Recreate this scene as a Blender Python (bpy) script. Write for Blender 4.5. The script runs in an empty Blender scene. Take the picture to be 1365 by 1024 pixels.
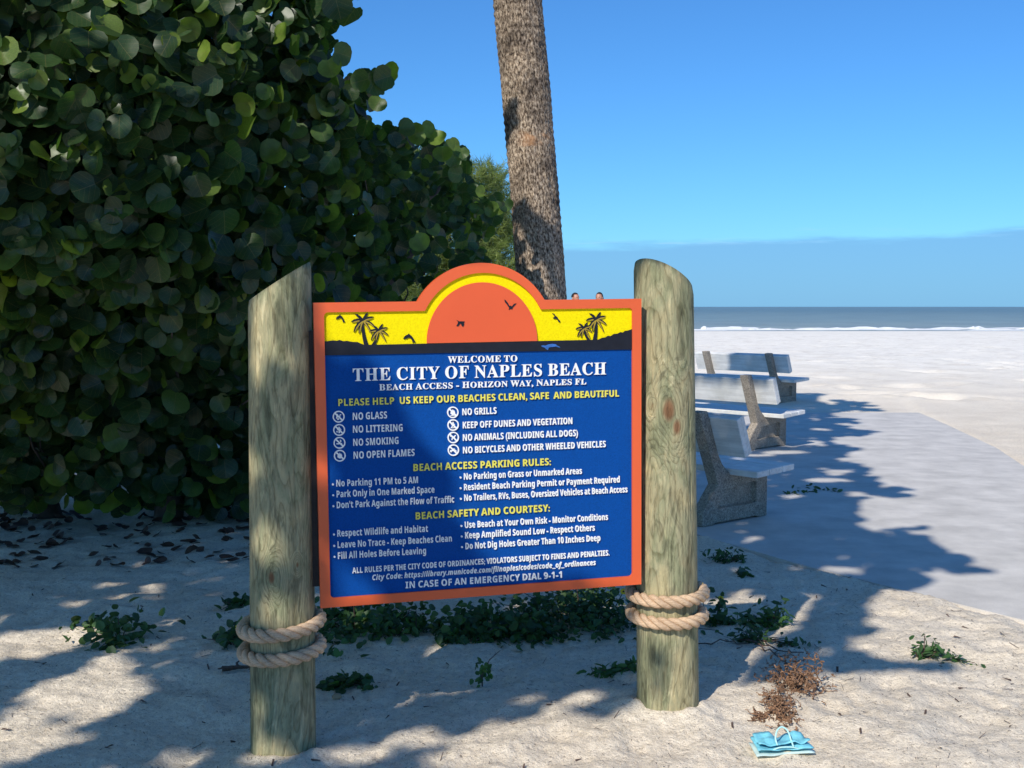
import bpy, bmesh, math, random
import numpy as np
from mathutils import Vector, Matrix, Euler

random.seed(7); rng = np.random.default_rng(7)
scene = bpy.context.scene
COL = scene.collection

# ------------------------------------------------------------------ camera
F = 1537.0; PITCH = math.atan(103 / F); HC = 1.60
cam_d = bpy.data.cameras.new('camera'); cam = bpy.data.objects.new('camera', cam_d); COL.objects.link(cam)
cam_d.sensor_fit = 'HORIZONTAL'; cam_d.sensor_width = 36.0; cam_d.lens = F / 1365 * 36
cam_d.clip_start = 0.05; cam_d.clip_end = 60000
cam.location = (0, 0, HC); cam.rotation_euler = (math.pi / 2 - PITCH, 0, 0)
scene.camera = cam

# ------------------------------------------------------------------ light
AZ, EL = math.radians(27), math.radians(38)
SUN = np.array([-math.sin(AZ) * math.cos(EL), -math.cos(AZ) * math.cos(EL), math.sin(EL)])
sl = bpy.data.lights.new('sun', 'SUN'); sl.energy = 3.35; sl.angle = math.radians(0.5); sl.color = (1.0, 0.945, 0.86)
so = bpy.data.objects.new('sun', sl); COL.objects.link(so)
so.rotation_euler = Vector(SUN).to_track_quat('Z', 'Y').to_euler()

world = bpy.data.worlds.new('World'); scene.world = world; world.use_nodes = True
wn = world.node_tree; wn.nodes.clear()
def N(nt, t, **k):
    n = nt.nodes.new(t)
    for a, b in k.items():
        if a == 'inp':
            for i, v in b.items(): n.inputs[i].default_value = v
        else: setattr(n, a, b)
    return n
def L(nt, a, ao, b, bi): nt.links.new(a.outputs[ao], b.inputs[bi])
sky = N(wn, 'ShaderNodeTexSky', sky_type='NISHITA', sun_disc=False, sun_elevation=EL,
        sun_rotation=math.pi + AZ, altitude=0, air_density=1.0, dust_density=0.25, ozone_density=2.6)
tint = N(wn, 'ShaderNodeMix', data_type='RGBA', blend_type='MULTIPLY'); tint.inputs[0].default_value = 1.0
tint.inputs[7].default_value = (0.30, 0.655, 1.04, 1)
L(wn, sky, 0, tint, 6)
tc = N(wn, 'ShaderNodeTexCoord'); sep = N(wn, 'ShaderNodeSeparateXYZ'); L(wn, tc, 'Generated', sep, 0)
# low cloud bank over the sea (a few degrees high), uneven top
mp = N(wn, 'ShaderNodeMapping'); mp.inputs['Scale'].default_value = (9, 9, 70); L(wn, tc, 'Generated', mp, 0)
nz = N(wn, 'ShaderNodeTexNoise', inp={'Scale': 1.0, 'Detail': 5.0, 'Roughness': 0.6}); L(wn, mp, 0, nz, 'Vector')
xz = N(wn, 'ShaderNodeMath', operation='MULTIPLY'); xz.inputs[1].default_value = 0.026; L(wn, sep, 0, xz, 0)
top = N(wn, 'ShaderNodeMath', operation='MULTIPLY_ADD'); top.inputs[1].default_value = 0.026; L(wn, nz, 0, top, 0); L(wn, xz, 0, top, 2)
top2 = N(wn, 'ShaderNodeMath', operation='ADD'); top2.inputs[1].default_value = 0.038; L(wn, top, 0, top2, 0)
dz = N(wn, 'ShaderNodeMath', operation='SUBTRACT'); L(wn, top2, 0, dz, 0); L(wn, sep, 2, dz, 1)
cl = N(wn, 'ShaderNodeMapRange', interpolation_type='SMOOTHSTEP'); cl.inputs['From Min'].default_value = -0.004; cl.inputs['From Max'].default_value = 0.0055
L(wn, dz, 0, cl, 'Value')
clm = N(wn, 'ShaderNodeMath', operation='MULTIPLY'); clm.inputs[1].default_value = 0.72; L(wn, cl, 0, clm, 0)
cmix = N(wn, 'ShaderNodeMix', data_type='RGBA'); cmix.inputs[7].default_value = (1.45, 3.45, 6.1, 1)
L(wn, clm, 0, cmix, 0); L(wn, tint, 2, cmix, 6)
# thin bright rim and wisps above the bank
mp2 = N(wn, 'ShaderNodeMapping'); mp2.inputs['Scale'].default_value = (16, 16, 230); L(wn, tc, 'Generated', mp2, 0)
nz2 = N(wn, 'ShaderNodeTexNoise', inp={'Scale': 1.0, 'Detail': 4.0, 'Roughness': 0.55}); L(wn, mp2, 0, nz2, 'Vector')
wr = N(wn, 'ShaderNodeMapRange', interpolation_type='SMOOTHSTEP'); wr.inputs['From Min'].default_value = 0.52; wr.inputs['From Max'].default_value = 0.72
L(wn, nz2, 0, wr, 'Value')
band = N(wn, 'ShaderNodeMath', operation='ABSOLUTE'); L(wn, dz, 0, band, 0)
br = N(wn, 'ShaderNodeMapRange', interpolation_type='SMOOTHSTEP'); br.inputs['From Min'].default_value = 0.0075; br.inputs['From Max'].default_value = 0.0005
L(wn, band, 0, br, 'Value')
wm = N(wn, 'ShaderNodeMath', operation='MULTIPLY'); L(wn, wr, 0, wm, 0); L(wn, br, 0, wm, 1)
wm2 = N(wn, 'ShaderNodeMath', operation='MULTIPLY'); wm2.inputs[1].default_value = 0.55; L(wn, wm, 0, wm2, 0)
wmix = N(wn, 'ShaderNodeMix', data_type='RGBA'); wmix.inputs[7].default_value = (3.0, 5.6, 8.2, 1)
L(wn, wm2, 0, wmix, 0); L(wn, cmix, 2, wmix, 6)
bg = N(wn, 'ShaderNodeBackground'); bg.inputs['Strength'].default_value = 0.10
L(wn, wmix, 2, bg, 'Color')
wo = N(wn, 'ShaderNodeOutputWorld'); L(wn, bg, 0, wo, 0)

vs = scene.view_settings; vs.view_transform = 'Standard'; vs.look = 'None'; vs.gamma = 1.0; vs.exposure = 0.42
try: vs.use_curve_mapping = False
except Exception: pass
scene.cycles.max_bounces = 8; scene.cycles.diffuse_bounces = 6; scene.cycles.transparent_max_bounces = 8
scene.cycles.use_denoising = True

# ------------------------------------------------------------------ geometry helpers
cP, sP = math.cos(PITCH), math.sin(PITCH)
def ray(px, py):
    a = (px - 682.5) / F; b = (512 - py) / F
    return np.array([a, cP + b * sP, -sP + b * cP])
def at(px, py, Y):
    r = ray(px, py); return r * Y / r[1] + np.array([0, 0, HC])
def gnd(px, py, Z=0.0):
    r = ray(px, py); return r * (Z - HC) / r[2] + np.array([0, 0, HC])
def proj(P):
    P = np.atleast_2d(P); u = P[:, 2] - HC
    d = P[:, 1] * cP - u * sP; v = P[:, 1] * sP + u * cP
    return np.c_[682.5 + F * P[:, 0] / d, 512 - F * v / d, d]

def tag(o, label=None, cat=None, group=None, kind=None):
    if label: o['label'] = label
    if cat: o['category'] = cat
    if group: o['group'] = group
    if kind: o['kind'] = kind
    return o
def empty(name, loc=(0, 0, 0), rot=(0, 0, 0), parent=None):
    o = bpy.data.objects.new(name, None); COL.objects.link(o)
    o.location = loc; o.rotation_euler = rot; o.empty_display_size = 0.1
    if parent: o.parent = parent
    return o
def mesh_obj(name, verts, faces, mat, parent=None, smooth=False, loc=None, rot=None):
    me = bpy.data.meshes.new(name)
    me.from_pydata([tuple(map(float, v)) for v in verts], [], [tuple(map(int, f)) for f in faces])
    if mat: me.materials.append(mat)
    if smooth: me.shade_smooth()
    me.update()
    o = bpy.data.objects.new(name, me); COL.objects.link(o)
    if parent: o.parent = parent
    if loc is not None: o.location = loc
    if rot is not None: o.rotation_euler = rot
    return o
def bm_obj(name, bm, mat, parent=None, smooth=False, loc=None, rot=None):
    me = bpy.data.meshes.new(name); bm.to_mesh(me); bm.free()
    if mat: me.materials.append(mat)
    if smooth: me.shade_smooth()
    o = bpy.data.objects.new(name, me); COL.objects.link(o)
    if parent: o.parent = parent
    if loc is not None: o.location = loc
    if rot is not None: o.rotation_euler = rot
    return o
class MB:
    def __init__(s): s.v = []; s.f = []
    def add(s, v, f):
        n = len(s.v); s.v += [tuple(map(float, p)) for p in v]; s.f += [tuple(int(i) + n for i in q) for q in f]
    def tube(s, pts, rad, n=8, cap=True):
        pts = [np.array(p, float) for p in pts]; m = len(pts)
        rad = rad if hasattr(rad, '__len__') else [rad] * m
        vs_, fs = [], []; ref = None
        for i in range(m):
            t = pts[min(i + 1, m - 1)] - pts[max(i - 1, 0)]; t /= (np.linalg.norm(t) + 1e-9)
            if ref is None:
                ref = np.cross(t, [0, 0, 1.0]) if abs(t[2]) < .9 else np.cross(t, [1.0, 0, 0])
            ref = ref - t * np.dot(ref, t); ref /= (np.linalg.norm(ref) + 1e-9)
            b = np.cross(t, ref)
            for k in range(n):
                a = 2 * math.pi * k / n
                vs_.append(pts[i] + rad[i] * (ref * math.cos(a) + b * math.sin(a)))
        for i in range(m - 1):
            for k in range(n):
                k2 = (k + 1) % n
                fs.append((i * n + k, i * n + k2, (i + 1) * n + k2, (i + 1) * n + k))
        if cap: fs.append(tuple(range(n))[::-1]); fs.append(tuple((m - 1) * n + k for k in range(n)))
        s.add(vs_, fs)
    def build(s, name, mat, parent=None, smooth=False, **k): return mesh_obj(name, s.v, s.f, mat, parent, smooth, **k)

# lattice noise
_tab = rng.random((256, 256))
def vnoise(x, y, sc=1.0, seed=0):
    x = np.asarray(x, float) * sc + seed * 17.31; y = np.asarray(y, float) * sc + seed * 9.73
    xi = np.floor(x).astype(int); yi = np.floor(y).astype(int); fx = x - xi; fy = y - yi
    fx = fx * fx * (3 - 2 * fx); fy = fy * fy * (3 - 2 * fy)
    t = lambda a, b: _tab[a % 256, b % 256]
    return (t(xi, yi) * (1 - fx) + t(xi + 1, yi) * fx) * (1 - fy) + (t(xi, yi + 1) * (1 - fx) + t(xi + 1, yi + 1) * fx) * fy - 0.5
def fbm(x, y, sc, o=4, seed=0, g=.5):
    r = 0; a = 1
    for i in range(o): r = r + a * vnoise(x, y, sc * 2 ** i, seed + i * 3); a *= g
    return r

# ------------------------------------------------------------------ materials
def mat_new(name):
    m = bpy.data.materials.new(name); m.use_nodes = True
    nt = m.node_tree; nt.nodes.clear()
    out = N(nt, 'ShaderNodeOutputMaterial'); b = N(nt, 'ShaderNodeBsdfPrincipled'); L(nt, b, 0, out, 0)
    return m, nt, b, out
def ramp(nt, stops, src=None, so=0):
    r = N(nt, 'ShaderNodeValToRGB'); e = r.color_ramp.elements
    while len(e) < len(stops): e.new(0.5)
    for k, (p, c) in enumerate(stops): e[k].position = p; e[k].color = (*c, 1)
    if src: L(nt, src, so, r, 0)
    return r
def noise(nt, scale, detail=4, rough=.55, vec=None, vo=0, dist=0.0):
    n = N(nt, 'ShaderNodeTexNoise', inp={'Scale': scale, 'Detail': detail, 'Roughness': rough, 'Distortion': dist})
    if vec: L(nt, vec, vo, n, 'Vector')
    return n
def bump(nt, b, src, so, strength, dist, prev=None):
    k = N(nt, 'ShaderNodeBump'); k.inputs['Strength'].default_value = strength; k.inputs['Distance'].default_value = dist
    L(nt, src, so, k, 'Height')
    if prev: L(nt, prev, 0, k, 'Normal')
    if b: L(nt, k, 0, b, 'Normal')
    return k
def simple(name, col, rough=.5, var=.12, nscale=8, bmp=0, bscale=200, spec=.5, coord='Object'):
    m, nt, b, out = mat_new(name)
    t = N(nt, 'ShaderNodeTexCoord'); n = noise(nt, nscale, 5, .6, t, coord)
    c = np.array(col)
    r = ramp(nt, [(0.3, tuple(c * (1 - var))), (0.7, tuple(np.minimum(c * (1 + var), 1)))], n)
    L(nt, r, 0, b, 'Base Color'); b.inputs['Roughness'].default_value = rough; b.inputs['Specular IOR Level'].default_value = spec
    if bmp:
        n2 = noise(nt, bscale, 3, .6, t, coord); bump(nt, b, n2, 0, bmp, 0.004)
    return m

M = {}
M['orange'] = simple('orange_paint', (0.74, 0.115, 0.030), .42, .05, 3, .08, 300)
M['sun_orange'] = simple('sun_orange_paint', (0.74, 0.105, 0.028), .45, .04, 3, .06, 300)
M['white'] = simple('white_letter_paint', (0.88, 0.87, 0.84), .45, .03, 30)
M['letter_yellow'] = simple('yellow_letter_paint', (0.78, 0.70, 0.10), .45, .05, 30)
M['black'] = simple('black_paint', (0.010, 0.012, 0.020), .6, .2, 30, 0, 200, .25)
M['gold'] = simple('gold_paint', (0.36, 0.25, 0.02), .5, .2, 30)
M['turtle'] = simple('turtle_blue_paint', (0.03, 0.13, 0.42), .45, .3, 40)
M['endgrain'] = simple('pale_end_grain', (.55, .47, .33), .85, .2, 40)
M['batten'] = simple('dark_batten_wood', (0.03, 0.027, 0.025), .8, .3, 20)
M['yellow'] = simple('sandblasted_yellow', (0.92, 0.74, 0.0015), .75, .10, 160, .55, 420, .12)
M['blue'] = simple('sandblasted_blue', (0.0008, 0.066, 0.30), .7, .2, 260, .5, 520, .12)
M['skin'] = simple('skin', (0.5, 0.24, 0.16), .5, .08, 20)
M['hair'] = simple('dark_hair', (0.02, 0.012, 0.01), .6, .2, 60)
M['shirt'] = simple('shirt_cloth', (0.35, 0.12, 0.14), .8, .1, 20)
M['shorts'] = simple('shorts_cloth', (0.06, 0.08, 0.13), .8, .1, 20)
M['cord'] = simple('pale_cord', (0.45, 0.75, 0.72), .6, .1, 60)
M['turquoise'] = simple('turquoise_plastic_cloth', (0.20, 0.58, 0.68), .45, .2, 30, .2, 90)
M['palecloth'] = simple('pale_underside', (0.55, 0.70, 0.66), .6, .1, 30)
M['dryweed'] = simple('dry_brown_weed', (0.22, 0.12, 0.065), .8, .85, 45)
M['twig'] = simple('twig_bark', (0.10, 0.062, 0.045), .85, .35, 60)
M['petal'] = simple('yellow_petal', (0.75, 0.50, 0.01), .6, .1, 60)
M['disc'] = simple('flower_centre', (0.09, 0.035, 0.01), .8, .2, 60)
M['shell'] = simple('pale_stone', (0.42, 0.30, 0.18), .8, .2, 60, .4, 120)
M['litter'] = simple('fallen_leaf_brown', (0.085, 0.045, 0.03), .7, .6, 12)

def leaf_mat(name, c_dark, c_mid, c_light, vein=(0.24, 0.20, 0.09), trans=.3, rough=.38, veins=True):
    m, nt, b, out = mat_new(name)
    at_ = N(nt, 'ShaderNodeAttribute', attribute_name='tint')
    r = ramp(nt, [(0.0, c_dark), (0.55, c_mid), (1.0, c_light)], at_, 'Fac')
    col = r; co = 0
    if veins:
        uv = N(nt, 'ShaderNodeUVMap'); s = N(nt, 'ShaderNodeSeparateXYZ'); L(nt, uv, 0, s, 0)
        ax = N(nt, 'ShaderNodeMath', operation='ABSOLUTE'); L(nt, s, 0, ax, 0)
        mid = N(nt, 'ShaderNodeMapRange'); mid.inputs['From Min'].default_value = .035; mid.inputs['From Max'].default_value = .0; L(nt, ax, 0, mid, 'Value')
        # side veins: stripes in (y - 0.7|x|)
        sv = N(nt, 'ShaderNodeMath', operation='MULTIPLY_ADD'); sv.inputs[1].default_value = -.75; L(nt, ax, 0, sv, 0); L(nt, s, 1, sv, 2)
        sw = N(nt, 'ShaderNodeMath', operation='MULTIPLY'); sw.inputs[1].default_value = 2.6; L(nt, sv, 0, sw, 0)
        fr = N(nt, 'ShaderNodeMath', operation='FRACT'); L(nt, sw, 0, fr, 0)
        fd = N(nt, 'ShaderNodeMapRange'); fd.inputs['From Min'].default_value = .07; fd.inputs['From Max'].default_value = .0; L(nt, fr, 0, fd, 'Value')
        mx = N(nt, 'ShaderNodeMath', operation='MAXIMUM'); L(nt, mid, 0, mx, 0); L(nt, fd, 0, mx, 1)
        mm = N(nt, 'ShaderNodeMath', operation='MULTIPLY'); mm.inputs[1].default_value = .55; L(nt, mx, 0, mm, 0)
        mix = N(nt, 'ShaderNodeMix', data_type='RGBA'); mix.inputs[7].default_value = (*vein, 1)
        L(nt, mm, 0, mix, 0); L(nt, r, 0, mix, 6); col = mix; co = 2
        bump(nt, b, mx, 0, -.3, .003)
    t = N(nt, 'ShaderNodeTexCoord'); n = noise(nt, 14, 4, .6, t, 'Object')
    nr = ramp(nt, [(.3, (.72, .72, .72)), (.72, (1.2, 1.2, 1.2))], n)
    mu = N(nt, 'ShaderNodeMix', data_type='RGBA', blend_type='MULTIPLY'); mu.inputs[0].default_value = 1
    L(nt, col, co, mu, 6); L(nt, nr, 0, mu, 7)
    L(nt, mu, 2, b, 'Base Color'); b.inputs['Roughness'].default_value = rough
    tr = N(nt, 'ShaderNodeBsdfTranslucent')
    g = N(nt, 'ShaderNodeMix', data_type='RGBA', blend_type='MULTIPLY'); g.inputs[0].default_value = 1; g.inputs[7].default_value = (1.9, 2.2, .7, 1)
    L(nt, mu, 2, g, 6); L(nt, g, 2, tr, 0)
    ms = N(nt, 'ShaderNodeMixShader'); ms.inputs[0].default_value = trans
    L(nt, b, 0, ms, 1); L(nt, tr, 0, ms, 2); L(nt, ms, 0, out, 0)
    return m
M['grape_leaf'] = leaf_mat('sea_grape_leaf', (0.018, 0.042, 0.020), (0.050, 0.105, 0.032), (0.18, 0.26, 0.04), trans=.42)
M['canopy_leaf'] = leaf_mat('warm_fill_canopy_leaf', (0.12, 0.12, 0.035), (0.17, 0.165, 0.045), (0.22, 0.20, 0.05), trans=.5, rough=.45, veins=False)  # colour lightened and warmed so the unseen canopy adds fill light to the shade
M['vine_leaf'] = leaf_mat('vine_leaf', (0.032, 0.068, 0.024), (0.06, 0.135, 0.036), (0.12, 0.23, 0.05), trans=.25, rough=.5, veins=False)
M['needle'] = leaf_mat('feathery_needle', (0.06, 0.09, 0.025), (0.14, 0.19, 0.05), (0.24, 0.28, 0.07), trans=.3, rough=.6, veins=False)
M['frond'] = leaf_mat('palm_frond', (0.03, 0.06, 0.02), (0.05, 0.10, 0.03), (0.1, 0.16, 0.04), trans=.25, rough=.5, veins=False)

def wood_mat(name, knots):
    m, nt, b, out = mat_new(name)
    t = N(nt, 'ShaderNodeTexCoord')
    # swirl of the grain round each knot
    last = None; kmask = None
    warp = None
    for (kx, ky, kz, kr) in knots:
        v = N(nt, 'ShaderNodeVectorMath', operation='DISTANCE'); v.inputs[1].default_value = (kx, ky, kz * .55)
        sc = N(nt, 'ShaderNodeMapping'); sc.inputs['Scale'].default_value = (1, 1, .55); L(nt, t, 'Object', sc, 0); L(nt, sc, 0, v, 0)
        e = N(nt, 'ShaderNodeMapRange', interpolation_type='SMOOTHSTEP'); e.inputs['From Min'].default_value = kr * 4.5; e.inputs['From Max'].default_value = 0; L(nt, v, 'Value', e, 'Value')
        d = N(nt, 'ShaderNodeMapRange', interpolation_type='SMOOTHSTEP'); d.inputs['From Min'].default_value = kr * 1.0; d.inputs['From Max'].default_value = kr * .35; L(nt, v, 'Value', d, 'Value')
        if warp is None: warp, kmask = e, d
        else:
            a = N(nt, 'ShaderNodeMath', operation='MAXIMUM'); L(nt, warp, 0, a, 0); L(nt, e, 0, a, 1); warp = a
            a = N(nt, 'ShaderNodeMath', operation='MAXIMUM'); L(nt, kmask, 0, a, 0); L(nt, d, 0, a, 1); kmask = a
    mp = N(nt, 'ShaderNodeMapping'); mp.inputs['Scale'].default_value = (22, 22, 3.6); L(nt, t, 'Object', mp, 0)
    n0 = noise(nt, 2.0, 3, .5, t, 'Object')
    add = N(nt, 'ShaderNodeVectorMath', operation='ADD'); L(nt, mp, 0, add, 0)
    cmb = N(nt, 'ShaderNodeCombineXYZ')
    w1 = N(nt, 'ShaderNodeMath', operation='MULTIPLY'); w1.inputs[1].default_value = 3.0; L(nt, warp, 0, w1, 0)
    w2 = N(nt, 'ShaderNodeMath', operation='MULTIPLY_ADD'); w2.inputs[1].default_value = 3.0; L(nt, n0, 0, w2, 0); L(nt, w1, 0, w2, 2)
    L(nt, w2, 0, cmb, 0); L(nt, w2, 0, cmb, 1); L(nt, w1, 0, cmb, 2); L(nt, cmb, 0, add, 1)
    g = noise(nt, 1.0, 5, .62, add, 0, .6)
    r = ramp(nt, [(.22, (.085, .078, .056)), (.38, (.185, .172, .120)), (.48, (.30, .28, .195)), (.58, (.24, .225, .155)), (.70, (.44, .40, .285)), (.82, (.26, .235, .165))], g)
    # soft greenish and tan blotches of the treated wood
    mp3 = N(nt, 'ShaderNodeMapping'); mp3.inputs['Scale'].default_value = (10, 10, 4.0); L(nt, t, 'Object', mp3, 0)
    n3 = noise(nt, 1.0, 5, .6, mp3, 0, .8)
    r3 = ramp(nt, [(.34, (.40, .45, .40)), (.43, (.74, .82, .72)), (.52, (1.0, 1.0, .92)), (.60, (1.15, 1.06, .93)), (.68, (1.45, 1.32, 1.12))], n3)
    mu = N(nt, 'ShaderNodeMix', data_type='RGBA', blend_type='MULTIPLY'); mu.inputs[0].default_value = .85
    L(nt, r, 0, mu, 6); L(nt, r3, 0, mu, 7)
    # fine dark streaks
    mp4 = N(nt, 'ShaderNodeMapping'); mp4.inputs['Scale'].default_value = (80, 80, 17); L(nt, t, 'Object', mp4, 0)
    n4 = noise(nt, 1.0, 3, .6, mp4, 0, .5)
    r4 = ramp(nt, [(.34, (.60, .60, .57)), (.46, (1, 1, 1)), (.60, (1, 1, 1)), (.72, (1.25, 1.22, 1.15))], n4)
    mu2 = N(nt, 'ShaderNodeMix', data_type='RGBA', blend_type='MULTIPLY'); mu2.inputs[0].default_value = .8
    L(nt, mu, 2, mu2, 6); L(nt, r4, 0, mu2, 7)
    km = N(nt, 'ShaderNodeMix', data_type='RGBA'); km.inputs[7].default_value = (.17, .080, .042, 1)
    k2 = N(nt, 'ShaderNodeMath', operation='MULTIPLY'); k2.inputs[1].default_value = .9; L(nt, kmask, 0, k2, 0)
    L(nt, k2, 0, km, 0); L(nt, mu2, 2, km, 6)
    mp5 = N(nt, 'ShaderNodeMapping'); mp5.inputs['Scale'].default_value = (8, 8, 1.3); L(nt, t, 'Object', mp5, 0)
    n5 = noise(nt, 1.0, 2, .45, mp5, 0, .3)
    q1 = N(nt, 'ShaderNodeMath', operation='MULTIPLY_ADD'); q1.inputs[1].default_value = 17.0; L(nt, n5, 0, q1, 0); q1b = N(nt, 'ShaderNodeMath', operation='MULTIPLY'); q1b.inputs[1].default_value = 5.0; L(nt, warp, 0, q1b, 0); L(nt, q1b, 0, q1, 2)
    q2 = N(nt, 'ShaderNodeMath', operation='FRACT'); L(nt, q1, 0, q2, 0)
    q3 = ramp(nt, [(0, (.66, .64, .58)), (.22, (.92, .92, .90)), (.55, (1.08, 1.08, 1.06)), (.93, (1.0, 1.0, 1.0)), (1, (.66, .64, .58))], q2)
    q4 = N(nt, 'ShaderNodeMix', data_type='RGBA', blend_type='MULTIPLY'); q4.inputs[0].default_value = .9; L(nt, km, 2, q4, 6); L(nt, q3, 0, q4, 7)
    q5 = N(nt, 'ShaderNodeMix', data_type='RGBA', blend_type='MULTIPLY'); q5.inputs[0].default_value = 1; q5.inputs[7].default_value = (1.18, 1.17, 1.06, 1); L(nt, q4, 2, q5, 6); km = q5
    L(nt, km, 2, b, 'Base Color'); b.inputs['Roughness'].default_value = .8; b.inputs['Specular IOR Level'].default_value = .25
    k = bump(nt, None, g, 0, .7, .008); k = bump(nt, None, q3, 0, .5, .003, k); bump(nt, b, n4, 0, .9, .004, k)
    return m

def sand_mat():
    m, nt, b, out = mat_new('white_sand')
    t = N(nt, 'ShaderNodeTexCoord')
    g = N(nt, 'ShaderNodeNewGeometry')
    n1 = noise(nt, 1.3, 5, .6, g, 'Position'); n2 = noise(nt, 420, 2, .7, g, 'Position'); n3 = noise(nt, 38, 5, .65, g, 'Position')
    r1 = ramp(nt, [(.3, (.84, .715, .55)), (.7, (.97, .85, .68))], n1)
    r2 = ramp(nt, [(.32, (.55, .53, .50)), (.48, (1, 1, 1)), (.7, (1.12, 1.12, 1.12))], n2)
    r3 = ramp(nt, [(.3, (.84, .83, .82)), (.6, (1.06, 1.06, 1.05))], n3)
    a = N(nt, 'ShaderNodeMix', data_type='RGBA', blend_type='MULTIPLY'); a.inputs[0].default_value = .7; L(nt, r1, 0, a, 6); L(nt, r2, 0, a, 7)
    c = N(nt, 'ShaderNodeMix', data_type='RGBA', blend_type='MULTIPLY'); c.inputs[0].default_value = 1; L(nt, a, 2, c, 6); L(nt, r3, 0, c, 7)
    n7 = noise(nt, 75, 4, .8, g, 'Position'); r7 = ramp(nt, [(.33, (.26, .23, .20)), (.40, (.85, .84, .82)), (.46, (1, 1, 1))], n7)
    c7 = N(nt, 'ShaderNodeMix', data_type='RGBA', blend_type='MULTIPLY'); c7.inputs[0].default_value = .8; L(nt, c, 2, c7, 6); L(nt, r7, 0, c7, 7); c = c7
    # the dry open beach is cleaner and whiter than the trodden sand under the trees
    s = N(nt, 'ShaderNodeSeparateXYZ'); L(nt, g, 'Position', s, 0)
    mr = N(nt, 'ShaderNodeMapRange', interpolation_type='SMOOTHSTEP'); mr.inputs['From Min'].default_value = 8; mr.inputs['From Max'].default_value = 34; L(nt, s, 1, mr, 'Value')
    wh = N(nt, 'ShaderNodeMix', data_type='RGBA'); L(nt, mr, 0, wh, 0); L(nt, c, 2, wh, 6)
    n5 = noise(nt, 1.1, 6, .7, g, 'Position')
    r5 = ramp(nt, [(.36, (.80, .735, .63)), (.5, (.93, .87, .75)), (.7, (.96, .90, .79))], n5); L(nt, r5, 0, wh, 7)
    # wet strip by the water
    wt = N(nt, 'ShaderNodeMapRange', interpolation_type='SMOOTHSTEP'); wt.inputs['From Min'].default_value = 112; wt.inputs['From Max'].default_value = 119; L(nt, s, 1, wt, 'Value')
    we = N(nt, 'ShaderNodeMix', data_type='RGBA'); L(nt, wt, 0, we, 0); L(nt, wh, 2, we, 6); we.inputs[7].default_value = (.34, .32, .28, 1)
    L(nt, we, 2, b, 'Base Color'); b.inputs['Roughness'].default_value = .95; b.inputs['Specular IOR Level'].default_value = .15
    k = bump(nt, None, n3, 0, .45, .014); k = bump(nt, None, n7, 0, .9, .011, k)
    n6 = noise(nt, 3.0, 5, .7, g, 'Position'); bump(nt, b, n6, 0, .30, .06, k)
    return m
M['sand'] = sand_mat()

def concrete_mat(name, base, agg=False):
    m, nt, b, out = mat_new(name)
    t = N(nt, 'ShaderNodeTexCoord'); n1 = noise(nt, 3, 6, .6, t, 'Object')
    c = np.array(base)
    r1 = ramp(nt, [(.3, tuple(c * .8)), (.7, tuple(c * 1.15))], n1)
    if agg:
        v = N(nt, 'ShaderNodeTexVoronoi', inp={'Scale': 120.0}); L(nt, t, 'Object', v, 'Vector')
        s = N(nt, 'ShaderNodeSeparateColor'); L(nt, v, 'Color', s, 0)
        r2 = ramp(nt, [(0, (.5, .48, .46)), (.3, (.85, .82, .77)), (.7, (1.05, 1.0, .94)), (1, (1.4, 1.36, 1.28))], s, 0)
        a = N(nt, 'ShaderNodeMix', data_type='RGBA', blend_type='MULTIPLY'); a.inputs[0].default_value = 1; L(nt, r1, 0, a, 6); L(nt, r2, 0, a, 7)
        L(nt, a, 2, b, 'Base Color'); bump(nt, b, v, 'Distance', .5, .004)
    else:
        n2 = noise(nt, 160, 3, .6, t, 'Object'); r2 = ramp(nt, [(.3, (.85, .85, .85)), (.7, (1.08, 1.08, 1.08))], n2)
        a = N(nt, 'ShaderNodeMix', data_type='RGBA', blend_type='MULTIPLY'); a.inputs[0].default_value = 1; L(nt, r1, 0, a, 6); L(nt, r2, 0, a, 7)
        L(nt, a, 2, b, 'Base Color'); bump(nt, b, n2, 0, .3, .003)
    b.inputs['Roughness'].default_value = .9
    return m
M['slab'] = concrete_mat('pavement_concrete', (.66, .62, .56))
M['aggregate'] = concrete_mat('exposed_aggregate', (.34, .30, .25), True)

def plank_mat():
    m, nt, b, out = mat_new('weathered_white_plank')
    t = N(nt, 'ShaderNodeTexCoord'); mp = N(nt, 'ShaderNodeMapping'); mp.inputs['Scale'].default_value = (2.5, 40, 40); L(nt, t, 'Object', mp, 0)
    n1 = noise(nt, 1, 4, .6, mp); r = ramp(nt, [(.3, (.66, .65, .62)), (.6, (.84, .83, .79))], n1)
    n2 = noise(nt, 5, 4, .6, t, 'Object'); r2 = ramp(nt, [(.35, (.82, .82, .8)), (.6, (1, 1, 1))], n2)
    a = N(nt, 'ShaderNodeMix', data_type='RGBA', blend_type='MULTIPLY'); a.inputs[0].default_value = 1; L(nt, r, 0, a, 6); L(nt, r2, 0, a, 7)
    L(nt, a, 2, b, 'Base Color'); b.inputs['Roughness'].default_value = .5; bump(nt, b, n1, 0, .2, .002)
    return m
M['plank'] = plank_mat()

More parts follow.
